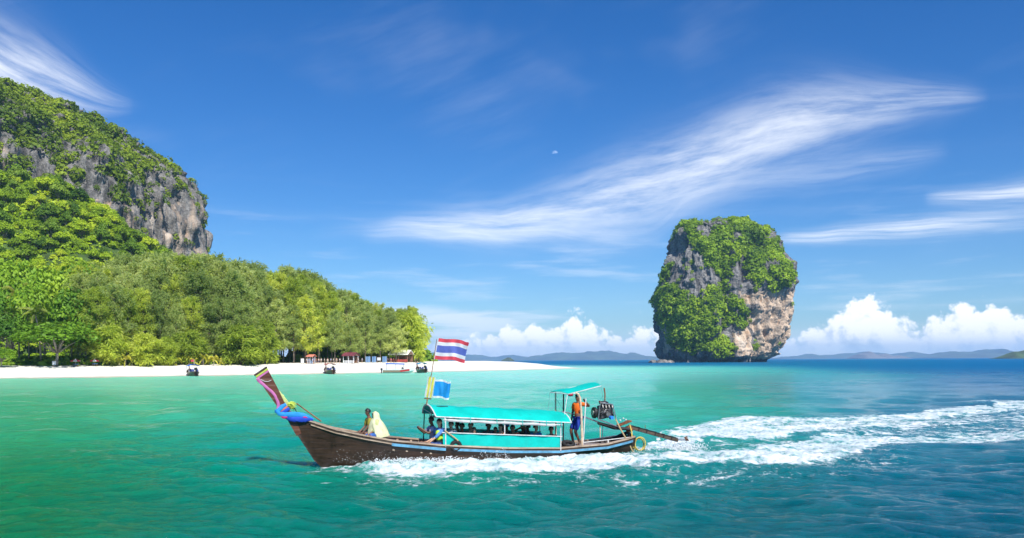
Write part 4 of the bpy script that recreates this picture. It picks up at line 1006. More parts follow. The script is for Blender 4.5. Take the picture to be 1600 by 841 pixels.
def stem_x(z): return np.interp(z, [-.45, -.1, .19, 1.41, 1.8, 2.69], [4.55, 4.9, 5.14, 5.90, 6.2, 6.78])
def make_boat():
    B = bthing('longtail_boat', 'long dark wooden longtail boat with teal canopy and high ribboned prow', 'boat')
    # ---- hull: outer and inner skin lofted over stations
    xs = np.concatenate([np.linspace(-5.45, 4.4, 46), np.linspace(4.5, 5.72, 20)]); nv = 13
    O = []; I = []
    for x in xs:
        hb, zs = sheer(x); hb = float(hb); zs = float(zs)
        zk = float(np.interp(x, [-5.45, -5.2, -4.4, -3.0, 3.4, 4.3, 4.55, 4.9, 5.14, 5.9], [.05, -.16, -.36, -.42, -.42, -.38, -.30, -.05, .19, 1.41]))
        ex = np.interp(x, [-5.4, -3, 2, 4, 5.7], [.42, .34, .36, .62, .95])
        v = np.linspace(0, 1, nv); ys = np.maximum(hb * v ** ex, .035); zz = zk + (zs - zk) * v ** 1.25
        o = np.concatenate([np.stack([np.full(nv, x), ys, zz], -1)[::-1], np.stack([np.full(nv, x), -ys, zz], -1)])
        yi = np.maximum(ys - .05, .006); zi = np.minimum(zz + .05 * (1 - v), zs)
        i = np.concatenate([np.stack([np.full(nv, x), yi, zi], -1)[::-1], np.stack([np.full(nv, x), -yi, zi], -1)])
        O.append(o); I.append(i)
    O = np.array(O); I = np.array(I); n, k, _ = O.shape
    mb = MB(); F = [tuple(f) for f in grid_faces(n, k)]; F2 = [tuple(f + n * k)[::-1] for f in grid_faces(n, k)]
    for j in (0, k - 1):
        for a in range(n - 1): F.append((a * k + j, (a + 1) * k + j, (a + 1) * k + j + n * k, a * k + j + n * k))
    F.append(tuple(range(k))); F2.append(tuple(range(n * k, n * k + k))[::-1])
    mb.add(np.concatenate([O.reshape(-1, 3), I.reshape(-1, 3)]), F + F2)
    hull = mb.build('hull', M_hull, B, True)
    # ---- rails along both sides
    def strip(name, x0, x1, dz, proud, w, h, mat, side, parent=B):
        p = MB(); xx = np.linspace(x0, x1, 60); sec = []
        for x in xx:
            hb, zs = sheer(x); y = side * (float(hb) + proud); z = float(zs) + dz
            sec.append([(x, y - side * w, z - h / 2), (x, y, z - h / 2), (x, y, z + h / 2), (x, y - side * w, z + h / 2)])
        V = np.array(sec).reshape(-1, 3); F = [tuple(f) for f in grid_faces(60, 4, True)] + [(3, 2, 1, 0), (236, 237, 238, 239)]
        if side < 0: F = [f[::-1] for f in F]
        return p.add(V, F).build(name, mat, parent)
    for s in (1, -1):
        strip('gunwale', -5.4, 5.45, .018, .035, .13, .045, M_rail, s)
        strip('rub_rail', -5.35, 5.3, -.045, .03, .05, .028, M_dark, s, hull)
        strip('rub_rail', 2.0, 5.25, -.085, .026, .05, .035, M_rail, s, hull)
        strip('paint_stripe', 1.28, 2.92, -.10, .028, .05, .085, M_bluep, s, hull)
        strip('paint_stripe', -5.3, 1.02, -.10, .028, .05, .075, M_bluep, s, hull)
    # ---- ribs inside the open fore part and by the stern
    for x in (2.45, 2.0, 1.72, 2.85, -3.3, -3.9, -4.5):
        hb, zs = sheer(x)
        for s in (1, -1):
            MB().box((x, s * (float(hb) - .10), float(zs) - .16), (.07, .06, .26), bev=.008).build('rib', M_rail if x > 0 else M_dark, B)
    # ---- floor, foredeck planks, stern deck planks, benches
    xx = np.linspace(-4.9, 3.2, 30); V = [];
    for x in xx:
        hb, _ = sheer(x); V += [(x, -float(hb) * .78, .12), (x, float(hb) * .78, .12)]
    MB().add(V, [tuple(f) for f in grid_faces(30, 2)]).build('floor', M_dark, B)
    for i in range(9):
        x = 3.0 + i * .245; hb, zs = sheer(x + .1); MB().box((x + .1, 0, float(zs) - .075), (.232, 2 * float(hb) - .14, .03), bev=.006, ry=.23 if x > 4 else .2).build('deck_plank', M_deck, B)
    for i in range(7):
        x = -3.05 - i * .2; hb, zs = sheer(x); MB().box((x, 0, .36), (.188, 2 * float(hb) - .16, .03), bev=.006).build('deck_plank', M_deck, B)
    for x in (1.15, .45, -.25, -.95, -1.65, -2.3):
        b_ = MB().box((x, 0, .40), (.26, 1.7, .035), bev=.006); b_.box((x, .6, .25), (.2, .04, .28)); b_.box((x, -.6, .25), (.2, .04, .28)); b_.build('bench', M_dark, B)
    # ---- raised prow
    front = [(5.66, .96), (5.90, 1.41), (6.22, 1.86), (6.5, 2.28), (6.79, 2.72)]; back = [(6.47, 2.94), (6.22, 2.45), (6.03, 2.02), (5.86, 1.74), (5.62, 1.56), (5.2, 1.42), (5.2, 1.2)]
    ol = front + back; mb = MB(); w = lambda z: .055 + .035 * (z - 1.2)
    V = [(x, w(z), z) for x, z in ol] + [(x, -w(z), z) for x, z in ol]; nn = len(ol)
    mb.add(V, [tuple(range(nn)), tuple(range(2 * nn - 1, nn - 1, -1))] + [((i + 1) % nn, i, nn + i, nn + (i + 1) % nn) for i in range(nn)])
    prow = mb.build('prow', M_prow, B)
    d = np.array([6.47 - 6.79, 0, 2.94 - 2.72]); d /= np.linalg.norm(d); nrm = np.array([-d[2], 0, d[0]]) * -1; ang = math.atan2(-d[2], d[0])
    mid = np.array([6.63, 0, 2.83]); up = np.array([d[2], 0, -d[0]])
    if up[2] < 0: up = -up
    MB().box(mid + up * .105, (.44, .30, .05), ry=ang, bev=.012).build('cap', M_dark, prow)
    MB().box(mid + up * .045, (.42, .27, .065), ry=ang, bev=.014).build('ribbon_band', M_lime, prow)
    MB().box(mid + up * -.02, (.40, .262, .06), ry=ang, bev=.014).build('ribbon_band', M_pink, prow)
    def ribbon(name, pts, rad, mat, sq=.55, seg=8, wob=0.0, seed=1):
        pts = np.array(pts); t = np.linspace(0, 1, len(pts)); q = np.linspace(0, 1, len(pts) * 6)
        path = np.stack([np.interp(q, t, pts[:, i]) for i in range(3)], -1)
        for _ in range(3): path[1:-1] = (path[:-2] + 2 * path[1:-1] + path[2:]) / 4
        r = np.interp(q, np.linspace(0, 1, len(rad)), rad) if not np.isscalar(rad) else np.full(len(q), rad)
        V, F = tube_np(path, r, seg); c = np.repeat(path, seg, 0); off = V - c; off[:, 1] *= sq
        if wob: off *= (1 + wob * fbm(V * 9, 3, seed))[:, None]
        return MB().add(c + off, F).build(name, mat, prow, True)
    P = lambda x, y, yb=.1: bl(395 + x / 8.41, 570 + y / 8.41, yb)
    ribbon('pink_ribbon', [P(62, 180, .13), P(90, 222), P(150, 272), P(225, 335), P(285, 395), P(322, 470), P(336, 520), P(330, 580)], [.05, .045, .04, .042, .045, .05, .045], M_pink, .5, 8, .3)
    ribbon('white_string', [P(105, 195, .115), P(150, 218, .115), P(200, 222, .115), P(243, 205, .115)], .010, M_white, 1)
    ribbon('blue_sash', [P(435, 522), P(385, 552, .12), P(342, 590, .14), P(330, 618, .14), P(352, 645, .15), P(420, 660, .15), P(520, 655, .15), P(640, 665, .16), P(730, 690, .18), P(800, 718, .18)], [.045, .055, .06, .06, .065, .075, .085, .075, .055, .02], M_rblue, .55, 10, .45, 3)
    ribbon('salmon_sash', [P(452, 545, .09), P(405, 577, .105), P(362, 612, .11)], [.045, .05, .04], M_salmon, .5, 8, .25)
    ribbon('deep_blue_sash', [P(478, 575, .09), P(430, 602, .105), P(385, 632, .11)], [.05, .06, .05], M_dblue, .5, 8, .25)
    ribbon('deep_blue_sash', [P(420, 690, .13), P(500, 708, .15), P(600, 712, .16), P(700, 715, .18), P(790, 722, .19)], [.04, .085, .1, .085, .03], M_dblue, .5, 10, .4, 5)
    ribbon('magenta_sash', [P(368, 672, .15), P(410, 690, .16), P(455, 685, .165)], [.03, .05, .03], M_magenta, .5, 8, .3)
    ribbon('magenta_sash', [P(660, 688, .2), P(700, 690, .2), P(720, 700, .2)], [.02, .035, .02], M_magenta, .5, 8, .3)
    # the same sashes pass round the far side
    ribbon('blue_sash', [P(435, 522, -.1), P(385, 552, -.12), P(342, 600, -.14), P(420, 655, -.15), P(600, 660, -.16), P(760, 705, -.18)], [.045, .06, .07, .085, .08, .03], M_rblue, .55, 10, .45, 8)
    ribbon('blue_sash', [P(335, 612, .14), P(318, 612, .05), P(318, 612, -.05), P(335, 612, -.14)], .07, M_rblue, 1, 8, .2)
    ribbon('lime_scarf', [P(322, 335, 0), P(360, 385, .02), P(400, 432, .03), P(440, 488, .03), P(470, 530, .02), P(500, 585, 0)], [.02, .05, .055, .06, .07, .02], M_limep, .4, 8, .5, 7)
    rng = np.random.default_rng(3)
    kb = MB()
    for i in range(26):
        a = P(455 + rng.uniform(0, 40), 515 + rng.uniform(-5, 25), rng.uniform(-.06, .08)); e = P(500 + rng.uniform(0, 80), 495 + rng.uniform(0, 115), rng.uniform(-.12, .14)); m_ = (a + e) / 2 + [0, 0, .05]
        V, F = tube_np(np.array([a, m_, e]), [.02, .03, .006], 5); kb.add(V, F)
    kb.build('scarf_fringe', M_lime, prow)
    MB().tube([P(575, 508, 0), P(900, 745, .05)], .022, 8).build('brace_pole', M_brown, B)
    MB().tube([P(552, 570, 0), P(578, 632, 0)], .012, 6).build('brace_stay', M_black, B)
    # ---- canopy
    C = bthing_part('canopy', B)
    xf, xr = 1.58, -2.86; zf, zr = 1.49, 1.185; hw = 1.0
    ze = lambda x: zr + (zf - zr) * (x - xr) / (xf - xr)
    def roof(u, v):
        x = xf + (xr - xf) * u; y = -hw + 2 * hw * v; a = 1 - abs(y / hw) ** 2.3
        sag = -.018 * (0.5 - .5 * math.cos(u * 6 * 2 * math.pi)) * a - .05 * max(0, (u - .93) / .07) * a
        return (x + .10 * a * (1 - 2 * u) * .6, y, ze(x) + .325 * a + sag + .016 * mnoise.noise(Vector((x * 2.5, y * 2.5, 0))) + .006 * math.sin(y * 22 + x * 3) * (1 - a))
    MB().sheet(roof, 60, 25, .012).build('roof_sheet', M_teal, C, True)
    for u in (0.0, .2, .4, .6, .8, 1.0):
        pts = [np.array(roof(u, v)) - [0, 0, .022 if 0 < u < 1 else .0] for v in np.linspace(0, 1, 17)]; MB().tube(pts, .024 if u in (0., 1.) else .016, 7).build('arch_pipe', M_white, C)
    for s in (1, -1):
        MB().tube([(xf, s * 1.005, zf), (xr, s * 1.005, zr)], .019, 8).build('eave_pipe', M_white, C)
        MB().tube([(1.35, s * 1.0, ze(1.35) - .085), (-2.55, s * 1.0, ze(-2.55) - .085)], .018, 8).build('eave_pipe', M_white, C)
        q = [(x, s * 1.005, ze(x) - .10 + .008 * math.sin(x * 7)) for x in np.linspace(1.22, -2.3, 30)]
        MB().tube(q, [.042 + .009 * math.sin(i * 1.7) * math.sin(i * .6) for i in range(30)], 9).build('rolled_sheet', M_whitet, C, True)
        for x in (1.32, .5, -.35, -1.2, -2.0, -2.5): MB().tube([(x, s * 1.03, ze(x) + .02), (x, s * 1.06, ze(x) - .09), (x, s * 1.02, ze(x) - .16)], .011, 5).build('tie_strap', M_teal if x < 1 else M_white, C)
        zt = lambda x: .75 + (1.0 - .75) * (x + 2.55) / 3.95; zb = lambda x: float(sheer(x)[1]) + .03
        for x, lo in ((1.28, .55), (-.62, None), (-2.5, .40)): MB().tube([(x, s * .98, zt(x) if lo is None else zb(x) - .1), (x, s * .99, ze(x) - .02)], .018, 8).build('post', M_white, C)
        MB().tube([(1.4, s * .985, zt(1.4)), (-2.55, s * .985, zt(-2.55))], .016, 8).build('side_rail', M_white, C)
        def panel(u, v, s=s):
            x = 1.36 - 3.86 * u; z = zt(x) * (1 - v) + (zb(x) + .005) * v
            return (x, s * (.955 + .018 * mnoise.noise(Vector((x * 2.2, z * 2, s))) + .012 * math.sin(x * 9 + z * 4)), z - .01 * math.sin(x * 6) * (1 - v) * v)
        MB().sheet(panel, 70, 9, .01).build('side_sheet', M_teal, C, True)
    p0, p1 = bl(663, 645, -.45), bl(661.5, 690, -.45); MB().tube([p0, p1], .018, 8).build('front_pole', M_black, C)
    MB().tube([(1.62, -.75, 1.66), (1.45, -.2, 1.50), (1.62, .35, 1.74)], .012, 6).build('front_brace', M_white, C)
    MB().tube([bl(667, 628, 0), bl(667, 634, 0)], .02, 6).build('flag_socket', M_bamboo, C)
    # dark seam lying on the roof
    a, b_ = bl(675, 635, .25), bl(699, 639, .25); MB().tube([np.array(roof(.05, .66)) + [0, 0, .012], np.array(roof(.13, .665)) + [0, 0, .012]], .014, 5).build('roof_seam', M_black, C)
    # ---- flag staff
    MB().tube([bl(666.5, 634, 0), bl(669, 610, 0), bl(675, 580, 0), bl(682.5, 530, 0)], [.022, .018, .014, .010], 7).build('flag_pole', M_brown, B)
    MB().tube([bl(662.5, 622.5, 0), bl(674, 623.5, 0)], .018, 6).build('flag_bracket', M_brown, B)
    # ---- stern canopy over the helmsman
    S = bthing_part('stern_canopy', B)
    fl, nl, nr_, fr = bl(859.5, 612.5, -.55), bl(888, 615.5, .32), bl(939, 602.5, .32), bl(923, 598.5, -.55)
    def sc(u, v):
        p = (fl * (1 - v) + nl * v) * (1 - u) + (fr * (1 - v) + nr_ * v) * u
        return tuple(p + [0, 0, .05 * math.sin(math.pi * v) + .015 * math.sin(u * 9)])
    MB().sheet(sc, 24, 9, .01).build('roof_sheet', M_teal, S, True)
    for a, b_ in ((fl, fr), (nl, nr_), (fl, nl), (fr, nr_)): MB().tube([a - [0, 0, .015], b_ - [0, 0, .015]], .015, 6).build('edge_pipe', M_white, S)
    def pole(a, b_, r, mat, name='post'): MB().tube([a, b_], r, 8).build(name, mat, S)
    pole(bl(868, 613, -.5), bl(868.5, 688, -.5), .03, M_bamboo); pole(bl(880.5, 615, -.2), bl(880, 690, -.2), .024, M_black); pole(bl(886.5, 617, .45), bl(881.5, 650, .45), .014, M_white)
    pole(bl(915.5, 623, .62), bl(911, 696, .62), .02, M_white)
    MB().tube([bl(899, 613.5, .5), bl(903.5, 616, .52), bl(906.5, 622, .56), bl(908, 640, .6), bl(909, 665, .66), bl(909.5, 696, .7)], [.03, .034, .034, .036, .038, .042], 9).build('curved_post', M_bamboo, S, True)
    MB().tube([bl(895, 615, .5), bl(901, 615, .5), bl(905, 621, .5)], .02, 7).build('bracket', M_white, S)
    for a, b_ in (((859, 614), (856, 645)), ((867, 620), (880, 640)), ((939, 604), (943, 628))): MB().tube([bl(*a, -.3), bl(*b_, -.3)], .005, 4).build('stay_line', M_steel, S)
    MB().ball(bl(891.5, 617.2, .3), (.10, .08, .05)).build('float', simple('maroon_float', (.28, .02, .04), .5), S, True)
    # ---- stern fittings
    MB().tube([bl(912, 691.5, .55), bl(950, 687.5, .45), bl(984, 683.5, .3)], .017, 7).build('stern_rail', M_white, B)
    MB().tube([bl(950, 687.5, .45), bl(950.5, 694, .5)], .02, 7).build('stern_rail', M_white, B)
    MB().tube([bl(953, 688, -.35), bl(968, 681, -.35), bl(980, 676, -.3), bl(990, 683, -.15)], [.03, .06, .07, .05], 8).build('stern_coaming', M_black, B, True)
    return B
def bthing_part(name, parent):
    o = bpy.data.objects.new(name, None); o.empty_display_size = .2; link(o, parent); return o
BOAT = make_boat()

# ---- flags
def flag(name, label, tl, bl_, L, stripes, amp, seed, droop=0.06):
    tl = np.array(tl); bl_ = np.array(bl_); o = bthing(name, label, 'flag', tuple(bl_)); h = np.linalg.norm(tl - bl_); upv = (tl - bl_)
    z0 = 0.0
    for sname, frac, mat in stripes:
        z1 = z0 + frac
        def fn(u, v, z0=z0, z1=z1):
            w = z0 + (z1 - z0) * v
            p = upv * (1 - w) + np.array([-L * u, 0, 0]); p = p + np.array([0, amp * u ** .6 * (math.sin(u * 9 + w * 1.4 + seed) + .5 * math.sin(u * 19 - w * 5 + seed)), -droop * u - .05 * u * math.sin(u * 7 + seed) * .8])
            return tuple(p)
        MB().sheet(fn, 30, 6, .006).build(sname, mat, o, True); z0 = z1
    return o
M_fred = cloth('flag_red', (.78, .09, .13), .35); M_fwhite = cloth('flag_white', (.82, .83, .86), .35); M_fblue = cloth('flag_blue', (.13, .19, .58), .35)
M_fazure = cloth('flag_azure', (.02, .36, .80), .35); M_fyel = cloth('flag_yellow', (.78, .76, .16), .4); M_fpale = cloth('flag_edge_white', (.78, .84, .84), .35)
flag('striped_flag', 'red white and blue striped flag flying from the pole top', bl(685.5, 528.5, 0), bl(678.5, 561, 0), 1.0, [('red_stripe', 1 / 6, M_fred), ('white_stripe', 1 / 6, M_fwhite), ('blue_stripe', 1 / 3, M_fblue), ('white_stripe', 1 / 6, M_fwhite), ('red_stripe', 1 / 6, M_fred)], .07, 1.0, .10)
MB().tube([bl(685.3, 528, 0.0), bl(678.3, 562, 0.0)], .012, 6).build('flag_sleeve', M_fwhite, BOAT)
fb = flag('azure_flag', 'small azure blue flag hanging under the striped one', bl(680, 593, .02), bl(676.5, 621.5, .02), .52, [('white_edge', .10, M_fpale), ('azure_field', .8, M_fazure), ('white_edge', .10, M_fpale)], .06, 2.2, .06)
yb = bthing('yellow_flag', 'small yellow flag with white borders on the pole', 'flag', tuple(bl(664, 621, .03)))
def ypanel(x0, x1, name, mat, y=.03):
    o0 = bl(664, 621, .03)
    def fn(u, v):
        a = bl(668.5 + (x0 + (x1 - x0) * u), 588.5 + (x0 + (x1 - x0) * u) * .12, y); b_ = bl(663.5 + (x0 + (x1 - x0) * u), 620.5 + (x0 + (x1 - x0) * u) * .12, y)
        p = a * (1 - v) + b_ * v - o0; return (p[0], p[1] + .02 * math.sin(u * 4 + v * 5 + x0), p[2])
    MB().sheet(fn, 6, 14, .005).build(name, mat, yb, True)
ypanel(0, 2, 'white_border', M_fpale); ypanel(2, 5.6, 'yellow_field', M_fyel); ypanel(5.6, 7.4, 'white_border', M_fpale); ypanel(7.4, 10.6, 'yellow_field', M_fyel); ypanel(10.6, 12.2, 'white_border', M_fpale)

# ---- the long-tail engine
def make_engine():
    org = bl(962, 668, 0); E = bthing('longtail_engine', 'bare truck engine with steel cage and long propeller shaft on the stern', 'engine', tuple(org))
    p = lambda x, y, yb=0.0: bl(x, y, yb) - org
    def T(pts, r, mat, name, seg=8, par=E, sm=True): return MB().tube(pts, r, seg).build(name, mat, par, sm)
    M_blk = simple('greasy_engine_metal', (.09, .09, .095), .45, .6, var=.6, scale=9, bump=.4); M_alu = simple('dull_aluminium', (.20, .20, .195), .5, .7, var=.4, scale=9, bump=.3); M_bfilter = simple('blue_filter_paint', (.03, .22, .70), .35)
    c = p(945, 645); blk = MB().box(c, (.50, .36, .34), bev=.03, ry=.2); blk.box(c + [.02, 0, .2], (.46, .22, .16), bev=.025, ry=.2)
    for i in range(4): blk.box(c + [-.18 + i * .12, .19, .06], (.06, .05, .22), bev=.01, ry=.2)
    block = blk.build('engine_block', M_blk, E)
    for i in range(4):
        a = c + np.array([-.17 + i * .115, .12, .26]); MB().tube([a, a + [0, .08, .03], a + [0, .13, -.08]], .028, 7).build('intake_pipe', M_alu, block, True)
    MB().ball(c + [.03, -.02, .33], (.17, .15, .07)).build('air_cleaner', M_blk, block, True)
    MB().tube([c + [.02, .2, -.02], c + [.02, .34, -.03]], .075, 14).build('alternator', M_alu, block, True)
    q = p(929, 645, .02); MB().tube([q + [.05, 0, 0], q + [-.03, 0, 0]], .19, 20).build('flywheel', M_black, E, True)
    MB().tube([q + [.075, 0, 0], q + [.05, 0, 0]], .09, 14).build('hub', M_steel, E, True)
    f = p(953.5, 652.5, .22); MB().tube([f, f + [-.02, .12, 0]], .062, 14).build('oil_filter', M_bfilter, E, True)
    rng = np.random.default_rng(8)
    for i in range(14):
        a = c + rng.uniform([-.25, .1, -.18], [.25, .24, .3]); b_ = c + rng.uniform([-.28, .12, -.2], [.28, .26, .3]); T([a, (a + b_) / 2 + [0, .06, .03], b_], rng.uniform(.008, .018), [M_black, M_alu, M_steel, M_rubber][i % 4], 'hose', 6, block)
    for yb in (.24, -.24):
        T([p(935, 655, yb), p(936.5, 640, yb), p(938, 629.5, yb), p(957.5, 632, yb), p(961, 648, yb), p(963, 656, yb)], .018, M_steel, 'cage_pipe')
        T([p(935, 655, yb), p(955, 663, yb), p(966, 667, yb)], .02, M_steel, 'cage_pipe')
    for a in ((938, 629.5), (957.5, 632), (935, 655)): T([p(*a, .24), p(*a, -.24)], .016, M_steel, 'cage_crossbar')
    T([p(936, 627, .1), p(940, 630, .1)], .03, M_rust, 'clamp')
    for yb in (.16, -.16): MB().tube([p(934, 661, yb), p(960, 668.5, yb), p(986, 671, yb)], [.05, .065, .05], 4).build('mount_beam', M_black, E)
    T([p(938, 661, 0), p(914.5, 652, 0), p(886, 645, 0), p(879, 642.5, 0)], [.026, .024, .02, .018], M_steel, 'tiller_bar')
    T([p(886, 645, 0), p(882, 645.5, 0), p(876, 645, 0)], .012, M_black, 'tiller_grip')
    T([p(937.5, 663, .1), p(938, 684, .1)], .018, M_bamboo, 'support_post'); T([p(942, 664, -.1), p(941.5, 684, -.1)], .014, M_steel, 'support_post')
    T([p(945, 628, -.05), p(945.3, 616, -.05), p(944, 606.5, -.05)], [.02, .022, .026], M_rust, 'exhaust_stack')
    MB().box(p(975, 661.5, .02), (.5, .26, .05), bev=.01, ry=.32).build('rear_plate', M_rust, E)
    MB().box(p(983, 670, .05), (.20, .22, .20), bev=.03, ry=.3).build('pivot_bracket', M_rust, E)
    T([p(983, 672, 0), p(981, 690, 0)], .04, M_black, 'pivot_pin')
    # shaft housing, shaft and propeller
    a, b_ = p(986, 668.5), p(1059, 688.5); d = b_ - a; L = np.linalg.norm(d); ry = math.atan2(-d[2], d[0])
    hs = MB().box((a + b_) / 2, (L, .10, .11), ry=ry, bev=.012); tail = hs.build('shaft_housing', M_dark, E)
    MB().box((a + b_) / 2 + [0, 0, .075], (L * .98, .13, .025), ry=ry, bev=.005).build('top_plate', M_black, tail)
    for t in (.15, .32, .5, .68, .85): MB().box(a + d * t + [0, 0, .02], (.035, .135, .15), ry=ry).build('strap', M_black, tail)
    T([a + d * .3 + [0, 0, .1], a + d * .3 + [0, 0, .22]], .010, M_rust, 'pin', 6, tail)
    e = p(1073, 687.5); T([b_ - d * .05, e], [.022, .018], M_steel, 'propeller_shaft')
    pr = MB().tube([e + [.05, 0, 0], e + [-.06, 0, -.01]], .03, 10)
    for k in range(3):
        an = k * 2.094; u = np.array([0, math.cos(an), math.sin(an)]); s = np.array([.05, -math.sin(an) * .06, math.cos(an) * .06]); pr.prism([e + u * .02 - s * .5, e + u * .02 + s * .5, e + u * .12 + s, e + u * .13 - s * .6], (-.008, 0, 0))
    pr.build('propeller', M_rust, E)
    for x_, y_ in ((974, 654), (978, 656), (969, 657)): MB().ball(p(x_, y_, .08), .03).build('bolt_cap', M_white, E, True)
    return E
make_engine()
def smooth_path(pts, n=60, it=6):
    pts = np.array(pts); t = np.linspace(0, 1, len(pts)); q = np.linspace(0, 1, n); p = np.stack([np.interp(q, t, pts[:, i]) for i in range(3)], -1)
    for _ in range(it): p[1:-1] = (p[:-2] + 2 * p[1:-1] + p[2:]) / 4
    return p
def rope(label, pts, r, mat, grp='ropes hanging at the stern'):
    org = pts[0]; o = MB().tube(smooth_path([q - org for q in pts]), r, 7).build('rope', mat, None, True); o.matrix_world = BOATM @ Matrix.Translation(Vector(org)); tag(o, label, 'rope', grp)
rope('tan rope running from the engine cage down to the waterline', [bl(*q) for q in ((962, 655, .25), (968, 668, .3), (976, 682, .35), (983, 694, .4), (988, 705, .4), (992, 709, .35))], .026, M_rope)
rope('yellow rope hanging from the pivot bracket', [bl(*q) for q in ((984, 664, .15), (987, 675, .25), (988, 690, .35), (989, 700, .3))], .024, M_ropey)
cc_ = bl(999, 694, .2)
rope('coiled yellow and black rope swinging behind the stern', [cc_ + np.array([.20 * math.cos(a), .05 * math.sin(a * .5), .23 * math.sin(a)]) * (1 + .12 * math.sin(a * .7)) for a in np.linspace(.5, 13.5, 40)], .022, M_ropey)
rope('frayed grey rope end trailing over the wake', [bl(*q) for q in ((988, 700, .2), (994, 709, .2), (1001, 707, .2), (1007, 697, .15), (1008, 708, .1))], .02, M_rope)
rope('tan strap tied round the front canopy post', [bl(*q) for q in ((695, 673, 1.01), (702, 678, 1.02), (709, 683, 1.01), (716, 689, 1.0))], .022, M_rope, None)
def tyre(label, c, r, tilt):
    mb = MB(); V = []; n, m_ = 28, 10
    for i in range(n):
        a = 2 * math.pi * i / n
        for j in range(m_):
            b_ = 2 * math.pi * j / m_; rr = r + .055 * math.cos(b_); V.append((rr * math.cos(a), .065 * math.sin(b_), rr * math.sin(a)))
    F = [tuple(f) for f in grid_faces(n, m_, True)]; F += [((n - 1) * m_ + j, (n - 1) * m_ + (j + 1) % m_, (j + 1) % m_, j) for j in range(m_)]
    o = bthing('tyre', label, 'tyre', tuple(c), 'tyre fenders on the boat'); MB().add(V, F).build('rubber', M_rubber, o, True)
    rib = MB()
    for i in range(24):
        a = 2 * math.pi * i / 24; rib.box(((r + .056) * math.cos(a), 0, (r + .056) * math.sin(a)), (.012, .10, .03), ry=-a)
    rib.build('tread', M_rubber, o); o.matrix_world = o.matrix_world @ Matrix.Rotation(tilt, 4, 'X')
tyre('black tyre fender leaning at the front of the side sheet', bl(712, 697, .95), .13, 0.05)
tyre('black tyre lying on the deck behind the canopy', bl(888, 694, .7), .16, 1.2)
# ================================================================== PEOPLE
def skin_mat(name, col): return simple(name, col, .55, var=.12, scale=12)
SKIN = {'brown': skin_mat('brown_skin', (.34, .17, .10)), 'tan': skin_mat('tan_skin', (.52, .31, .20)), 'dark': skin_mat('dark_skin', (.15, .075, .045)), 'fair': skin_mat('fair_skin', (.58, .37, .27))}
M_hair = simple('black_hair', (.012, .010, .010), .45, var=.4, scale=40); M_hairb = simple('brown_hair', (.06, .03, .018), .5, var=.4, scale=40)
M_eye = simple('dark_eyes', (.02, .015, .012), .25); M_lip = simple('lips', (.28, .09, .08), .5)
_fab = {}
def fab(col, name=None):
    k = tuple(col)
    if k not in _fab: _fab[k] = cloth(name or 'fabric_%d' % len(_fab), col, .08, 7.0)
    return _fab[k]
def skin_obj(name, verts, rads, edges, root, mat, parent, sub=1):
    me = bpy.data.meshes.new(name); me.from_pydata([tuple(map(float, v)) for v in verts], edges, []); me.materials.append(mat)
    o = mobj(name, me, parent); m = o.modifiers.new('skin', 'SKIN'); m.use_smooth_shade = True
    sv = me.skin_vertices[0].data
    for i, r in enumerate(rads): sv[i].radius = (r, r) if np.isscalar(r) else r; sv[i].use_root = (i == root)
    s = o.modifiers.new('smooth', 'SUBSURF'); s.levels = sub; s.render_levels = sub
    return o
def ik(a, b, l1, l2, hint):
    a, b, hint = map(lambda q: np.asarray(q, float), (a, b, hint)); d = b - a; L = min(np.linalg.norm(d), (l1 + l2) * .999); u = d / (np.linalg.norm(d) + 1e-9)
    x = (l1 * l1 - l2 * l2 + L * L) / (2 * L); h = math.sqrt(max(l1 * l1 - x * x, 0)); n = hint - u * (hint @ u); n /= np.linalg.norm(n) + 1e-9
    return a + u * x + n * h, a + u * L
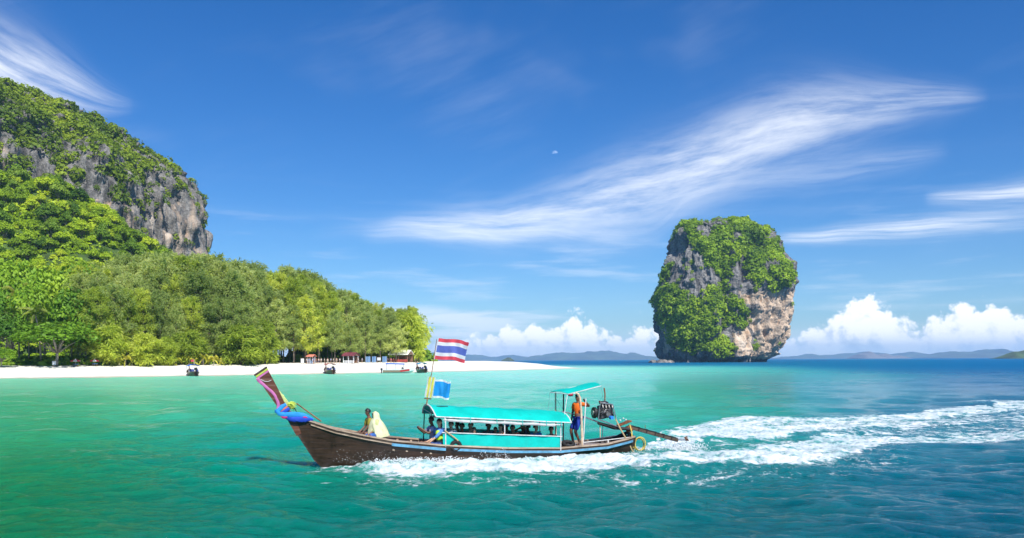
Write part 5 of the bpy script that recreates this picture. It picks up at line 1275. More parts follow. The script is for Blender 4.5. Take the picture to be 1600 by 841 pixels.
def person(name, label, mat, group=None, skin='brown', shirt=(.5, .5, .5), shorts=(.05, .06, .12), hair=True, hair_mat=None, long_hair=False, pelvis=(0, 0, .92), lean=(0, 0), twist=0.0,
           head=(0, 0), hands=None, feet=None, elbow=None, knee=((1, .1, 0), (1, -.1, 0)), fingers=True, sleeve=.55, vest=None, vest_dark=None, short_len=.75, shirt_mat=None, cap=None, face=True, s=1.0, long_trousers=False):
    R = empty(name, mat=mat @ Matrix.Scale(s, 4)); tag(R, label, 'person', group)
    pv = np.array(pelvis, float); up = np.array([lean[0], lean[1], 1.0]); up /= np.linalg.norm(up)
    ct, st = math.cos(twist), math.sin(twist); lt = np.array([-st, ct, 0]); lt = lt - up * (lt @ up); lt /= np.linalg.norm(lt); fw = np.cross(lt, up)
    belly = pv + up * .16; chest = pv + up * .36; nb = pv + up * .50; nk = pv + up * .565
    hy, hp = head; hf = math.cos(hp) * (math.cos(hy) * fw + math.sin(hy) * lt) + math.sin(hp) * up; hl = np.cross(up, hf); hl /= np.linalg.norm(hl); hu = np.cross(hf, hl)
    hc = nk + up * .10 + hf * .015
    V = [pv, belly, chest, nb, nk, hc - hu * .045 + hf * .02, hc + hu * .03, hc + hu * .085 - hf * .008]; r = [(.125, .105), (.12, .095), (.145, .105), .062, .05, (.068, .066), (.083, .078), (.055, .055)]
    E_ = [(0, 1), (1, 2), (2, 3), (3, 4), (4, 5), (5, 6), (6, 7)]
    def add(p, rr, frm): V.append(np.asarray(p, float)); r.append(rr); E_.append((frm, len(V) - 1)); return len(V) - 1
    hands = hands or [(.12, .27, pv[2] - .13), (.12, -.27, pv[2] - .13)]; feet = feet or [(0, .10, .07), (0, -.10, .07)]; elbow = elbow or ((-1, .4, 0), (-1, -.4, 0))
    arms = []; legs = []
    for i, sg in ((0, 1), (1, -1)):
        sh = pv + up * .465 + lt * sg * .175; el, hd = ik(sh, hands[i], .28, .26, elbow[i])
        a = add(pv + up * .44 + lt * sg * .09, .075, 2); a = add(sh, .062, a); b = add(el, .043, a); c = add(hd, .03, b); arms.append((sh, el, hd))
        fd = hd - el; fd /= np.linalg.norm(fd); sd = np.cross(fd, [0, 0, 1.0] if abs(fd[2]) < .9 else fw); sd /= np.linalg.norm(sd); nm = np.cross(sd, fd)
        pm = add(hd + fd * .055, (.034, .022), c)
        if fingers:
            for q, ln in ((-.026, .062), (-.009, .075), (.009, .07), (.026, .055)):
                k = add(hd + fd * .085 + sd * q, .0095, pm); k = add(hd + fd * (.085 + ln * .55) + sd * q * 1.1 + nm * .012, .0085, k); add(hd + fd * (.085 + ln * .85) + sd * q * 1.1 + nm * .036, .007, k)
            k = add(hd + fd * .04 + sd * .04, .011, pm); add(hd + fd * .085 + sd * .058 + nm * .02, .009, k)
        else: add(hd + fd * .12, (.028, .018), pm)
        hp_ = pv + np.array([0, sg * .09, -.04]); kn, an = ik(hp_, feet[i], .44, .42, knee[i])
        a = add(hp_, .092, 0); a = add(kn, .06, a); b = add(an, .04, a); legs.append((hp_, kn, an)); tf = np.array([math.cos(twist * .5), math.sin(twist * .5), 0]) if pelvis[2] > .5 else np.array([1.0, 0, 0])
        c = add(an + tf * .06 - [0, 0, .045], .034, b); add(an + tf * .16 - [0, 0, .052], (.028, .022), c)
    body = skin_obj('body', V, r, E_, 0, SKIN[skin], R, 2 if fingers else 1)
    # clothing over the body
    sv = [pv - up * .05, belly, chest, pv + up * .47]; sr = [(.142, .125), (.138, .115), (.165, .125), .078]; se = [(0, 1), (1, 2), (2, 3)]
    for sh, el, hd in arms:
        sg = 1 if sh is arms[0][0] else -1; sv.append(pv + up * .445 + lt * sg * .10); sr.append(.088); se.append((2, len(sv) - 1)); sv.append(sh); sr.append(.076); se.append((len(sv) - 2, len(sv) - 1))
        q = sh + (el - sh) * min(1, sleeve * 1.0); sv.append(q); sr.append(.064); se.append((len(sv) - 2, len(sv) - 1))
        if sleeve > 1: sv.append(el + (hd - el) * (sleeve - 1)); sr.append(.047); se.append((len(sv) - 2, len(sv) - 1))
    skin_obj('shirt', sv, sr, se, 0, shirt_mat or fab(shirt), R)
    pvv = [pv + up * .03]; pr = [(.138, .122)]; pe = []
    for h_, k_, a_ in legs:
        pvv.append(h_); pr.append(.112); pe.append((0, len(pvv) - 1)); pvv.append(h_ + (k_ - h_) * short_len); pr.append(.092); pe.append((len(pvv) - 2, len(pvv) - 1))
        if long_trousers: pvv[-1] = k_; pr[-1] = .076; pvv.append(a_ + (k_ - a_) * .1); pr.append(.062); pe.append((len(pvv) - 2, len(pvv) - 1))
    skin_obj('trousers' if long_trousers else 'shorts', pvv, pr, pe, 0, fab(shorts), R)
    if vest:
        v = skin_obj('life_vest', [pv + up * .05, belly, chest + fw * .015, pv + up * .46 + fw * .01], [(.165, .15), (.168, .15), (.185, .155), (.10, .10)], [(0, 1), (1, 2), (2, 3)], 0, fab(vest), R)
        if vest_dark:
            mb = MB()
            for dz in (.12, .30):
                ring = [pv + up * dz + fw * .175 * math.cos(a) + lt * .19 * math.sin(a) for a in np.linspace(0, 2 * math.pi, 25)]; mb.tube(ring, .016, 5)
            mb.build('strap', fab(vest_dark), v)
    F = np.stack([hf, hl, hu], -1); hm = hair_mat or M_hair
    if face:
        f = MB(); w = lambda x, y, z: hc + F @ np.array([x, y, z])
        f.prism([w(.086, 0, .032), w(.088, .014, -.012), w(.108, 0, -.014), w(.088, -.014, -.012)], -hf * .02, 0)
        for sg in (1, -1):
            f.ball(w(.072, sg * .03, .026), (.010, .014, .008), 1, 8, 6); f.box(w(.08, sg * .03, .046), (.012, .030, .006), 2); f.ball(w(.0, sg * .078, .01), (.018, .010, .03), 0, 8, 6)
        f.ball(w(.074, 0, -.045), (.012, .024, .007), 3, 8, 6)
        f.build('face', [SKIN[skin], M_eye, hm, M_lip], R, True)
    if hair:
        V2 = []; n, m_ = 14, 20
        for i in range(n):
            e = math.pi * i / (n - 1)
            for j in range(m_):
                a = 2 * math.pi * j / m_; V2.append((math.sin(e) * math.cos(a), math.sin(e) * math.sin(a), math.cos(e)))
        V2 = np.array(V2); fac = grid_faces(n, m_, True); cen = V2[fac].mean(1)
        keep = (cen[:, 2] > .38) | ((cen[:, 0] < .10) & (cen[:, 2] > -.45)) | ((cen[:, 0] < .35) & (cen[:, 2] > .1)); fac = fac[keep]
        V2 = V2 * (1 + .10 * fbm(V2 * 4 + hc * 3, 3, 4))[:, None] * [.100, .093, .112]
        h = MB(); h.add(hc + (F @ (V2 + [-.008, 0, .032]).T).T, [tuple(q)[::-1] for q in fac])
        if long_hair: h.tube([hc + F @ np.array([-.07, 0, .03]), hc + F @ np.array([-.09, 0, -.07]), hc + F @ np.array([-.085, 0, -.18]), hc + F @ np.array([-.07, 0, -.26])], [.055, .075, .065, .03], 9)
        h.build('hair', hm, R, True)
    if cap:
        k = MB(); k.ball(hc + hu * .055, (.102, .098, .078), 0, 16, 8); k.box(hc + hf * .115 + hu * .055, (.11, .12, .012), bev=.004, rz=math.atan2(hf[1], hf[0])); k.build('cap', fab(cap), R, True)
    return R
def bm_at(loc, rz=0.0): return BOATM @ Matrix.Translation(Vector(loc)) @ Matrix.Rotation(rz, 4, 'Z')

# helmsman standing at the stern, near hand on the thin post, far hand on the tiller
hb_ = bl(903, 693, .05); hb_[2] = .378
_w = lambda px, py, y: tuple(bl(px, py, y) - hb_)
person('person', 'barefoot man in orange shirt and blue shorts steering at the stern', bm_at(hb_), None, 'dark', (.85, .16, .015), (.02, .05, .36), pelvis=(.0, .03, .90), lean=(.02, .03), twist=.5, head=(.1, -.05),
       hands=[_w(915, 628, .55), _w(893, 657, -.25)], elbow=((-1, .3, -.6), (-.3, -.6, -.4)), feet=[(-.02, .14, .07), (.12, -.10, .07)], sleeve=.85, short_len=.95)
# two people on the foredeck
p_ = bl(580, 681, -.25)
person('person', 'dark-haired man in olive shirt sitting on the foredeck', bm_at((p_[0], -.28, .86), .15), None, 'dark', (.30, .27, .035), (.05, .05, .06), pelvis=(0, 0, .11), lean=(.14, 0), head=(.0, -.05), hands=[(.34, .16, .12), (.34, -.14, .14)],
       feet=[(.24, -.02, .06), (.30, .04, .06)], knee=((.5, 1, .15), (.5, -1, .15)), sleeve=.9, s=.95)
p2 = bl(589, 681, .25)
w_ = person('person', 'person sitting on the foredeck under a long pale yellow headscarf', bm_at((p2[0] - .02, .22, .84), .1), None, 'brown', (.55, .58, .25), (.04, .13, .42), hair=False, pelvis=(0, 0, .11), lean=(.10, 0), head=(0, -.1), hands=[(.30, .16, .14), (.30, -.14, .14)],
            feet=[(.24, -.02, .06), (.30, .04, .06)], knee=((.5, 1, .15), (.5, -1, .15)), sleeve=1.6, s=.95, long_trousers=True)
def headscarf(par):
    V = []; n, m_ = 16, 40; zz = np.linspace(.86, .06, n)
    rx = np.interp(zz, [.06, .2, .35, .5, .58, .66, .74, .82, .86], [.34, .31, .27, .21, .155, .135, .135, .10, .02]); ry = np.interp(zz, [.06, .2, .35, .5, .58, .66, .74, .82, .86], [.36, .33, .29, .23, .16, .125, .125, .09, .02])
    cx = np.interp(zz, [.06, .35, .6, .86], [-.06, .0, .05, .07])
    for i in range(n):
        for j in range(m_):
            a = 2 * math.pi * j / m_; k = 1 + (.09 * math.sin(a * 6 + zz[i] * 5) + .05 * math.sin(a * 13 + zz[i] * 9)) * np.clip((.62 - zz[i]) / .4, 0, 1)
            f = 1.0
            if .60 < zz[i] < .80 and math.cos(a) > .72: f = .62                       # open round the face
            V.append((cx[i] + rx[i] * k * math.cos(a) * f, ry[i] * k * math.sin(a), zz[i] + .03 * math.sin(a * 3) * (zz[i] < .1)))
    MB().add(V, [tuple(q) for q in grid_faces(n, m_, True)]).build('headscarf', cloth('pale_yellow_cloth', (.80, .82, .50), .2, 6), par, True)
headscarf(w_)
# front passengers under the canopy edge
def seated(label, px, py, y, rz, base=None, grp='passengers under the canopy', **kw):
    h = bl(px, py, y); s = kw.pop('s', .95); z = h[2] - .78 * s if base is None else base
    if base is not None: s = (h[2] - base) / .78
    d = dict(pelvis=(0, 0, .11), lean=(.03, 0), hands=[(.34, .14, .20), (.34, -.14, .20)], feet=[(.48, .13, -.34), (.48, -.13, -.34)], fingers=False, s=s, twist=max(-1.1, min(1.1, rz)), head=(max(0, rz - 1.1), 0)); d.update(kw)
    return person('person', label, bm_at((h[0], y, z), 0), grp, **d)
seated('man in lavender shirt gripping the front pole of the canopy', 678, 657, .25, .15, None, None, skin='dark', shirt=(.42, .38, .55), shorts=(.03, .03, .04), lean=(.12, 0), head=(.25, 0), hands=[(.42, .12, .52), (.44, -.12, .50)], elbow=((0, .5, -1), (0, -.5, -1)), fingers=True, sleeve=.8, s=.98)
seated('woman in blue shirt and neon green life vest at the front of the canopy', 687.5, 660.5, .62, .7, None, None, skin='tan', shirt=(.10, .26, .62), shorts=(.05, .10, .30), long_hair=True, head=(.35, 0), vest=(.55, .85, .06), vest_dark=(.02, .02, .02), fingers=True, sleeve=1.5, s=.98)
OR = (.80, .20, .05)
PAX = [('passenger in white shirt and orange life vest behind the front post', 706, 664.5, .55, .8, dict(skin='tan', shirt=(.65, .65, .66), vest=OR)),
       ('dark-haired passenger in red shirt next to the orange vest', 723, 667, .2, .9, dict(skin='brown', shirt=(.40, .06, .05), vest=OR)),
       ('passenger facing the camera with bare forehead in the front half of the canopy', 736.5, 665.5, .35, 1.4, dict(skin='tan', shirt=(.25, .16, .14), long_hair=True)),
       ('small child peering over the side rail', 741.5, 672, .72, 1.4, dict(skin='tan', shirt=(.60, .25, .12), s=.72, base=None)),
       ('black-haired passenger in orange vest turned away in mid canopy', 764, 665.5, .3, 2.6, dict(skin='dark', shirt=(.10, .10, .12), vest=OR)),
       ('low sitting child in dark shirt at mid canopy', 775, 672, .5, .5, dict(skin='brown', shirt=(.08, .07, .09), s=.75)),
       ('woman with long black hair looking forward beside the middle post', 783.5, 668, .62, .2, dict(skin='tan', shirt=(.55, .22, .12), long_hair=True)),
       ('passenger in blue cap behind the middle post', 793, 666.5, .1, .4, dict(skin='brown', shirt=(.06, .07, .10), cap=(.04, .16, .50))),
       ('passenger in red vest leaning behind the middle post', 806, 668.5, .5, 1.0, dict(skin='brown', shirt=(.12, .05, .05), vest=(.50, .06, .05), lean=(.2, .1))),
       ('passenger in dark clothes with raised arm near the rear', 818, 667.5, .35, .3, dict(skin='dark', shirt=(.05, .05, .07), hands=[(.25, .1, .72), (.3, -.14, .2)])),
       ('man in bright blue shirt sitting near the canopy rear', 838, 668.5, .45, 2.2, dict(skin='tan', shirt=(.03, .20, .48))),
       ('short-haired passenger in orange vest at the last seat', 862, 671.5, .55, 1.2, dict(skin='brown', shirt=(.16, .04, .03), vest=OR)),
       ('dark-haired passenger on the far side of the front half', 716, 665, -.45, -.3, dict(skin='brown', shirt=(.08, .09, .12))),
       ('dark-haired passenger on the far side by the rear', 826, 668, -.4, -.3, dict(skin='dark', shirt=(.10, .06, .06), vest=OR))]
for lab, px_, py_, y_, rz_, kw in PAX:
    kw.pop('base', None); seated(lab, px_, py_, y_, rz_, None, **kw)

# ================================================================== THE BEACH: boats, huts, people
def beach_spot(px, inland): X, Y = px_spot(px, inland); return X, Y, float(land_z(X, Y))
M_bwhite = simple('boat_white', (.74, .75, .76), .35, var=.1, scale=2); M_bred = simple('boat_red', (.55, .02, .03), .35); M_bbrown = simple('boat_bronze', (.33, .20, .14), .4); M_bblue = cloth('blue_boat_cover', (.02, .16, .62), .2); M_glass = simple('tinted_glass', (.03, .05, .06), .1)
def speedboat():
    g = ground(622, 583.2); o = empty('speedboat', (g[0], g[1], .0), math.radians(6)); tag(o, 'white and red speedboat with blue top moored at the beach', 'boat')
    xs = np.linspace(-4.0, 4.3, 24); O = []
    for x in xs:
        t = max(0, (x - .5) / 3.8); hb = 1.25 * (1 - t ** 2.4) + .03; zs = .95 + .45 * t; zk = -.25 + .9 * t ** 3; zc = .25 + .5 * t
        ys = np.array([0, hb * .8, hb]); zz = np.array([zk, zc, zs]); O.append(np.concatenate([np.stack([np.full(3, x), ys, zz], -1)[::-1], np.stack([np.full(2, x), -ys[1:], zz[1:]], -1)]))
    O = np.array(O).reshape(-1, 3); f = [tuple(q) for q in grid_faces(24, 5)]; F = f + [tuple(range(5))] + [(i * 5, i * 5 + 4, (i + 1) * 5 + 4, (i + 1) * 5) for i in range(23)]
    mb = MB(); mb.add(O, F)
    hull = mb.build('hull', [M_bwhite], o)
    for x0, x1, mat, nm in ((-3.9, .6, M_bbrown, 'bronze_band'), (.6, 3.0, M_bred, 'red_band')):
        for s in (1, -1):
            b = MB(); xx = np.linspace(x0, x1, 12); V = []
            for x in xx:
                t = max(0, (x - .5) / 3.8); hb = 1.25 * (1 - t ** 2.4) + .03; zc = .25 + .5 * t; zs = .95 + .45 * t
                V += [(x, s * (hb * .85 + .03), zc + .02), (x, s * (hb * .97 + .025), zc + (zs - zc) * .75)]
            b.add(V, [tuple(q) if s > 0 else tuple(q)[::-1] for q in grid_faces(12, 2)]).build(nm, mat, hull)
    def cov(u, v): return (-3.2 + 4.9 * u, -1.15 + 2.3 * v, 2.35 + .28 * math.sin(math.pi * v) - .12 * u * u)
    MB().sheet(cov, 12, 9, .03).build('canopy', M_bblue, o, True)
    for x in (-3.0, -.6, 1.4):
        for s in (1, -1): MB().tube([(x, s * 1.05, .9), (x, s * 1.1, 2.4)], .03, 6).build('canopy_post', M_steel, o)
    MB().prism([(.9, -1.0, 1.05), (1.6, -.9, 1.12), (1.0, -.95, 1.75)], (0, 1.95, 0)).build('windscreen', M_glass, o)
    for i in range(3): MB().box((-2.6 + i * 1.0, 0, 1.1), (.5, 1.9, .4), bev=.05).build('seat', M_bwhite, o)
    for s in (.4, -.4):
        e = empty_part('outboard_motor', o); MB().box((-4.3, s, 1.05), (.5, .38, .55), bev=.1).build('cowl', M_black, e); MB().box((-4.32, s, .45), (.22, .14, .9), bev=.04).build('leg', M_black, e)
    MB().tube([(3.9, 0, 1.4), (3.2, .5, 1.65), (1.5, 1.0, 1.4)], .025, 6).build('bow_rail', M_steel, o)
def empty_part(name, parent):
    q = bpy.data.objects.new(name, None); link(q, parent); return q
speedboat()
def small_longtail(label, px, py, rz, cover, hullmat, L=8.0, flagcol=None):
    g = ground(px, py); o = empty('longtail_boat', (g[0], g[1], .05), rz + .2); o.scale = (1.2, 1.35, 1.3); tag(o, label, 'boat', 'boats moored at the beach')
    xs = np.linspace(-L / 2, L / 2, 22); O = []; nv = 6
    for x in xs:
        t = (x / (L / 2)); hb = .85 * (1 - abs(t) ** 3.0) + (.32 if t < 0 else .04) * abs(t) ** 3; zs = .62 + .7 * max(0, t) ** 3 + .15 * max(0, -t) ** 2; zk = -.3 + .75 * max(0, t) ** 4
        v = np.linspace(0, 1, nv); ys = hb * v ** .45; zz = zk + (zs - zk) * v
        O.append(np.concatenate([np.stack([np.full(nv, x), ys, zz], -1)[::-1], np.stack([np.full(nv - 1, x), -ys[1:], zz[1:]], -1)]))
    O = np.array(O); k = O.shape[1]; I = O.copy(); I[..., 1] *= .93; I[..., 2] += .04
    n = len(xs); F = [tuple(q) for q in grid_faces(n, k)] + [tuple(q + n * k)[::-1] for q in grid_faces(n, k)] + [tuple(range(k)), tuple(range(n * k, n * k + k))[::-1]]
    MB().add(np.concatenate([O.reshape(-1, 3), I.reshape(-1, 3)]), F).build('hull', hullmat, o, True)
    for s in (1, -1):
        MB().tube([O[i, 0 if s > 0 else -1] + [0, 0, .02] for i in range(n)], .035, 5).build('gunwale', M_rail, o)
    MB().prism([(L / 2 - .25, -.06, .9), (L / 2 + .55, -.06, 2.1), (L / 2 + .3, -.06, 2.2), (L / 2 - .6, -.06, 1.1)], (0, .12, 0)).build('prow', M_prow, o)
    MB().box((L / 2 + .2, 0, 1.85), (.3, .2, .16), ry=-.9, bev=.03).build('ribbon', M_pink, o)
    def cov(u, v): return (-1.8 + 3.0 * u, -.9 + 1.8 * v, 1.75 + .3 * math.sin(math.pi * v))
    MB().sheet(cov, 8, 9, .03).build('canopy', cover, o, True)
    for x in (-1.7, 1.1):
        for s in (1, -1): MB().tube([(x, s * .82, .6), (x, s * .86, 1.78)], .03, 6).build('post', M_white, o)
    e = empty_part('engine', o); MB().box((-L / 2 + .5, 0, 1.25), (.6, .45, .45), bev=.06).build('block', M_black, e); MB().tube([(-L / 2 + .3, 0, 1.1), (-L / 2 - 2.2, 0, .15)], .05, 6).build('shaft', M_black, e); MB().tube([(-L / 2 + .5, 0, .6), (-L / 2 + .5, 0, 1.05)], .07, 6).build('pedestal', M_black, e)
    for x, y in ((-2.4, .3), (-2.6, -.35), (-.6, .4)): MB().ball((x, y, .95), (.28, .22, .3)).build('cargo', fab((.08, .10, .30)), o, True)
    if flagcol: MB().tube([(-1.7, 0, 2.0), (-1.7, 0, 2.9)], .02, 5).build('mast', M_white, o); MB().sheet(lambda u, v: (-1.7, .5 * u, 2.85 - .35 * v), 5, 4, .01).build('pennant', flagcol, o)
small_longtail('small longtail boat with blue cover and pennant moored off the wide trees', 301, 588.0, math.radians(108), M_bblue, M_hull, 8, M_fred)
small_longtail('small reddish longtail boat moored alone off the grove', 515, 584.5, math.radians(103), cloth('faded_red_cover', (.40, .10, .08), .2), M_prow, 7.5)
small_longtail('small longtail boat with azure cover moored beside the speedboat', 658.5, 582.8, math.radians(99), cloth('azure_cover', (.03, .35, .55), .2), M_hull, 7.5)

M_roofw = simple('white_roof', (.72, .70, .68), .6, var=.15, scale=1); M_roofr = simple('red_roof', (.48, .13, .07), .7, var=.3, scale=1); M_roofm = simple('maroon_roof', (.16, .03, .045), .7, var=.3, scale=1); M_timber = simple('hut_timber', (.24, .13, .08), .8, var=.3, scale=2)
M_fence = simple('red_fence', (.50, .07, .06), .7, var=.25, scale=1); M_board = simple('white_board', (.68, .70, .72), .6, var=.1, scale=1); M_tarp = cloth('blue_tarp', (.22, .38, .62), .3); M_redum = cloth('red_parasol_cloth', (.55, .05, .09), .3); M_whum = cloth('white_parasol_cloth', (.78, .74, .76), .3)
def hut(name, label, px, inl, w, d, h, roofmat, wall=None, cat='hut', gable=True, walls=True):
    X, Y, Z = beach_spot(px, inl); o = empty(name, (X, Y, Z), math.radians(-18)); tag(o, label, cat)
    for x in (-w / 2 + .1, 0, w / 2 - .1):
        for y in (-d / 2 + .1, d / 2 - .1): MB().box((x, y, h / 2), (.14, .14, h), bev=.01).build('post', M_timber if wall is None else M_board, o)
    r = empty_part('roof', o)
    for s in (1, -1):
        MB().prism([(-w / 2 - .3, s * (d / 2 + .35), h - .1), (-w / 2 - .3, 0, h + d * .32), (-w / 2 - .3, 0, h + d * .32 + .1), (-w / 2 - .3, s * (d / 2 + .35), h)], (w + .6, 0, 0)).build('roof_sheet', roofmat, r)
    for s in (1, -1): MB().prism([(s * w / 2, -d / 2, h), (s * w / 2, d / 2, h), (s * w / 2, 0, h + d * .3)], (.06 * s, 0, 0)).build('gable', M_timber, r)
    if walls:
        n = int(w / .42)
        for i in range(n): MB().box((-w / 2 + .3 + i * (w - .5) / max(1, n - 1), -d / 2, .45), (.26, .05, .8), bev=.008).build('fence_board', M_fence if wall is None else wall, o)
        MB().box((0, d / 2 - .05, h * .45), (w - .2, .06, h * .8)).build('back_wall', M_timber, o)
        MB().box((0, .2, .5), (w * .6, .8, 1.0), bev=.02).build('counter', M_timber, o)
    return o
hut('pavilion', 'open pavilion with white and red gabled roof and red fence by the last trees', 627, 27, 6.2, 4.2, 2.35, M_roofw)
hut('pavilion', 'small red-roofed pavilion behind the white-roofed one', 638, 32, 4.0, 3.4, 2.7, M_roofr, None, 'hut', True, False)
hut('beach_hut', 'beach hut with maroon roof in front of the grove', 548, 24, 3.6, 2.8, 2.2, M_roofm, M_board)
hut('kiosk', 'small kiosk with salmon roof among the trunks', 486.5, 24, 1.7, 1.5, 2.0, simple('salmon_roof', (.62, .20, .14), .7), M_tarp)
def board(label, px, inl, w, h, z0, mat, name='signboard'):
    X, Y, Z = beach_spot(px, inl); o = empty(name, (X, Y, Z), math.radians(-15)); tag(o, label, 'sign'); MB().box((0, 0, z0 + h / 2), (w, .08, h), bev=.01).build('panel', mat, o)
    for s in (1, -1): MB().box((s * (w / 2 - .08), .08, (z0 + h) / 2), (.09, .09, z0 + h)).build('post', M_timber, o)
    MB().box((0, -.05, z0 + h - .05), (w + .1, .05, .09)).build('frame', M_timber, o)
board('white notice board on posts before the round dark tree', 84.5, 19, 1.05, 1.0, .45, M_board); board('white panel standing among the tree trunks', 472.5, 23, .95, 1.4, .2, M_board)
for px_, wd, lab in ((575, 1.6, 'pale blue tarpaulin screen nearest the maroon hut'), (584.5, 1.4, 'pale blue tarpaulin screen in the middle of three'), (601, 1.5, 'pale blue tarpaulin screen beside the pavilion')):
    X, Y, Z = beach_spot(px_, 25); o = empty('tarpaulin', (X, Y, Z), -.3); tag(o, lab, 'tarpaulin', 'blue tarpaulin screens under the trees')
    MB().sheet(lambda u, v: (wd * (u - .5), .08 * math.sin(u * 8), 1.9 - 1.75 * v), 10, 6, .01).build('cloth', M_tarp, o, True)
    for s in (1, -1): MB().tube([(s * wd / 2, .03, 0), (s * wd / 2, .03, 2.0)], .03, 6).build('pole', M_timber, o)
board('small white stall front between two blue tarpaulins', 592, 25, 1.1, 1.0, .7, M_board, 'stall_front')
def parasol(label, px, inl, r, h):
    X, Y, Z = beach_spot(px, inl); o = empty('parasol', (X, Y, Z)); tag(o, label, 'parasol', 'parasols at the top of the beach'); MB().tube([(0, 0, 0), (0, 0, h + .1)], .03, 6).build('pole', M_white, o)
    for k in range(8):
        a0, a1 = k * math.pi / 4, (k + 1) * math.pi / 4
        MB().add([(0, 0, h), (r * math.cos(a0), r * math.sin(a0), h - .5), (r * math.cos(a1), r * math.sin(a1), h - .5), (r * .97 * math.cos(a1), r * .97 * math.sin(a1), h - .66), (r * .97 * math.cos(a0), r * .97 * math.sin(a0), h - .66)], [(0, 1, 2), (2, 1, 4, 3)]).build('gore', M_redum if k % 2 else M_whum, o)
    X2 = X + .5; t = empty('beach_table', (X2, Y - .8, float(land_z(X2, Y - .8)))); tag(t, 'blue table ' + ('under the first parasol' if px < 130 else 'under the second parasol'), 'table'); MB().box((0, 0, .62), (1.1, .6, .06), bev=.01).build('top', fab((.06, .22, .55)), t)
    for sx in (-.45, .45):
        for sy in (-.22, .22): MB().box((sx, sy, .3), (.05, .05, .6)).build('leg', M_timber, t)
parasol('red and white parasol beside the notice board', 118, 20, 1.15, 1.8); parasol('red and white parasol further from the notice board', 148, 20.5, 1.05, 1.75)
# people strolling along the edge of the trees
BP = [(479, 22, 'tan', (.60, .62, .66), (.05, .06, .12)), (483, 23, 'tan', (.10, .22, .50), (.30, .30, .32)), (490, 22.5, 'fair', (.08, .16, .42), (.06, .06, .10)), (494, 22, 'tan', (.50, .08, .06), (.10, .10, .16)), (498, 21.5, 'fair', (.62, .42, .32), (.08, .10, .20)),
      (502, 22.5, 'fair', (.70, .66, .60), (.20, .18, .16)), (507, 22, 'tan', (.72, .70, .68), (.32, .24, .16)), (512, 21.8, 'fair', (.66, .52, .40), (.60, .58, .52)), (517, 22.3, 'brown', (.30, .40, .56), (.10, .10, .12)), (521, 22, 'tan', (.74, .74, .74), (.14, .16, .24)),
      (526, 22.8, 'fair', (.56, .36, .26), (.40, .36, .32)), (531, 22.2, 'tan', (.45, .52, .60), (.08, .08, .10)), (560, 22, 'fair', (.68, .66, .62), (.12, .14, .30)), (566, 22.6, 'tan', (.24, .28, .40), (.16, .12, .10)), (611, 21, 'tan', (.62, .03, .16), (.10, .08, .10)), (615, 21.3, 'brown', (.60, .04, .10), (.05, .05, .07)), (606, 22, 'brown', (.05, .05, .09), (.04, .04, .06)),
      (649.5, 20, 'dark', (.05, .06, .10), (.05, .05, .07)), (654.5, 20.5, 'dark', (.06, .05, .08), (.05, .05, .06)), (652, 12, 'tan', (.55, .30, .26), (.40, .12, .10)), (316, 21.5, 'fair', (.64, .62, .60), (.20, .22, .30)), (262, 21, 'tan', (.62, .64, .66), (.12, .12, .18))]
CN = {0: 'standing', 1: 'walking'}
PLACE = ['by the white panel', 'behind the white panel', 'beside the salmon kiosk', 'in red just past the salmon kiosk', 'in pink past the kiosk', 'in cream past the kiosk', 'in white with tan shorts before the grove', 'in beige before the grove', 'in grey-blue before the grove', 'in plain white before the grove', 'in brown-pink before the grove', 'in pale blue before the maroon hut',
         'in white past the maroon hut', 'in dark blue past the maroon hut', 'in bright pink before the pavilion', 'in crimson before the pavilion', 'in black beside the tarpaulins', 'in black on the open sand past the pavilion', 'in dark clothes next to the one in black', 'in swimwear nearer the water', 'in white by the young palms', 'in pale shirt between the saplings']
for i, (px_, inl, sk, sh, so) in enumerate(BP):
    X, Y, Z = beach_spot(px_, inl); wk = i % 2
    person('person', 'small figure ' + CN[wk] + ' ' + PLACE[i], Matrix.Translation((X, Y, Z)) @ Matrix.Rotation(i * 2.1, 4, 'Z'), 'people on the beach', sk, sh, so, hair_mat=M_hairb if sk == 'fair' else M_hair, fingers=False, face=False, s=1.0,
           feet=[(.22, .1, .07), (-.2, -.1, .1)] if wk else None, pelvis=(0, 0, .89 if wk else .92))

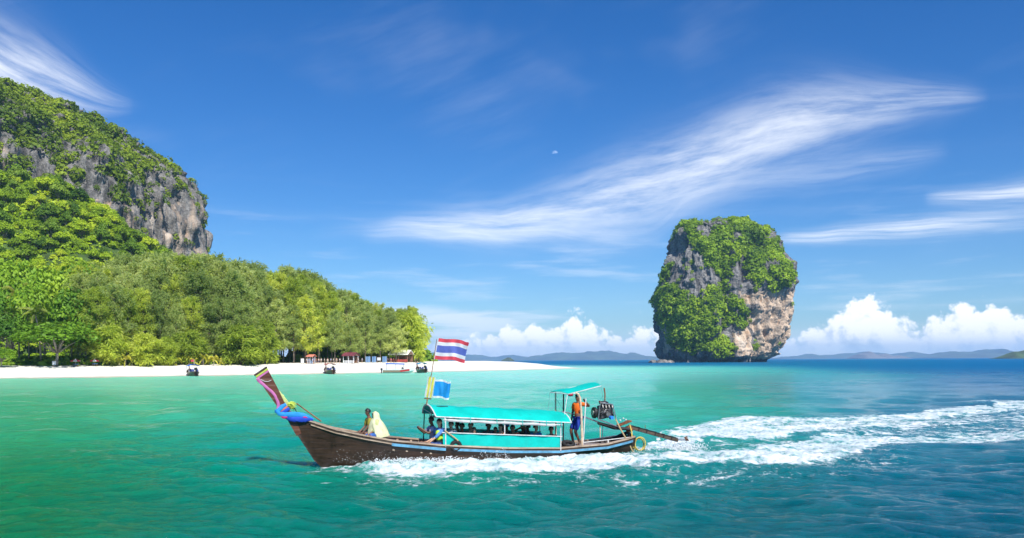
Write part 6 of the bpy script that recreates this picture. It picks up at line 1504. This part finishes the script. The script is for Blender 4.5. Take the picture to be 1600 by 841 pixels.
# ================================================================== SPRAY thrown up by the hull
def spray():
    rng = np.random.default_rng(12); C = []; S = []
    def cloud(n, x, y0, z0, up, outw, spread, smin, smax):
        for _ in range(n):
            t = rng.random() ** .7; xx = x + rng.normal() * spread; hb, _z = sheer(xx); yy = float(hb) * .9 + y0 + outw * t * rng.uniform(.3, 1.2)
            zz = z0 + up * (4 * t * (1 - t)) * rng.uniform(.2, 1.1) + rng.normal() * .02; C.append((xx - .5 * t, yy, zz)); S.append(rng.uniform(smin, smax) * (1.15 - t * .5))
    for x in np.linspace(4.6, 3.2, 12): cloud(20, x, .03, .08, .42, .25, .16, .003, .009)
    for x in np.linspace(3.6, 1.2, 22): cloud(70, x, .05, .06, .20, .55, .14, .006, .022)
    for x in np.linspace(1.2, -2.2, 26): cloud(50, x, .06, .0, .12, .5, .16, .006, .020)
    for x in (-.15, -.3, .35): cloud(70, x, .06, .02, .38, .3, .07, .005, .014)
    for x in np.linspace(-2.2, -5.2, 18): cloud(46, x, .02, -.03, .13, .45, .2, .005, .018)
    for x in np.linspace(-5.4, -6.6, 8): cloud(40, x, -.3, .0, .16, .6, .2, .006, .022)
    for _ in range(900):                                    # round the propeller
        C.append((-7.5 + rng.normal() * .35, rng.normal() * .3, .06 + abs(rng.normal()) * .12)); S.append(rng.uniform(.006, .024))
    C = np.array(C); S = np.array(S); octv = np.array([(1, 0, 0), (-1, 0, 0), (0, 1, 0), (0, -1, 0), (0, 0, 1), (0, 0, -1)], float); octf = np.array([(0, 2, 4), (2, 1, 4), (1, 3, 4), (3, 0, 4), (2, 0, 5), (1, 2, 5), (3, 1, 5), (0, 3, 5)])
    V = (C[:, None] + octv[None] * (S[:, None, None] * rng.uniform(.6, 1.5, (len(C), 1, 3)))).reshape(-1, 3); F = (octf[None] + (np.arange(len(C)) * 6)[:, None, None]).reshape(-1, 3)
    o = mobj('spray', np_mesh('spray', V, F, [simple('spray_water', (.84, .87, .89), .35, var=.05, scale=9)])); o.matrix_world = BOATM; tag(o, 'white spray and droplets thrown up along the hull', kind='stuff')
spray()
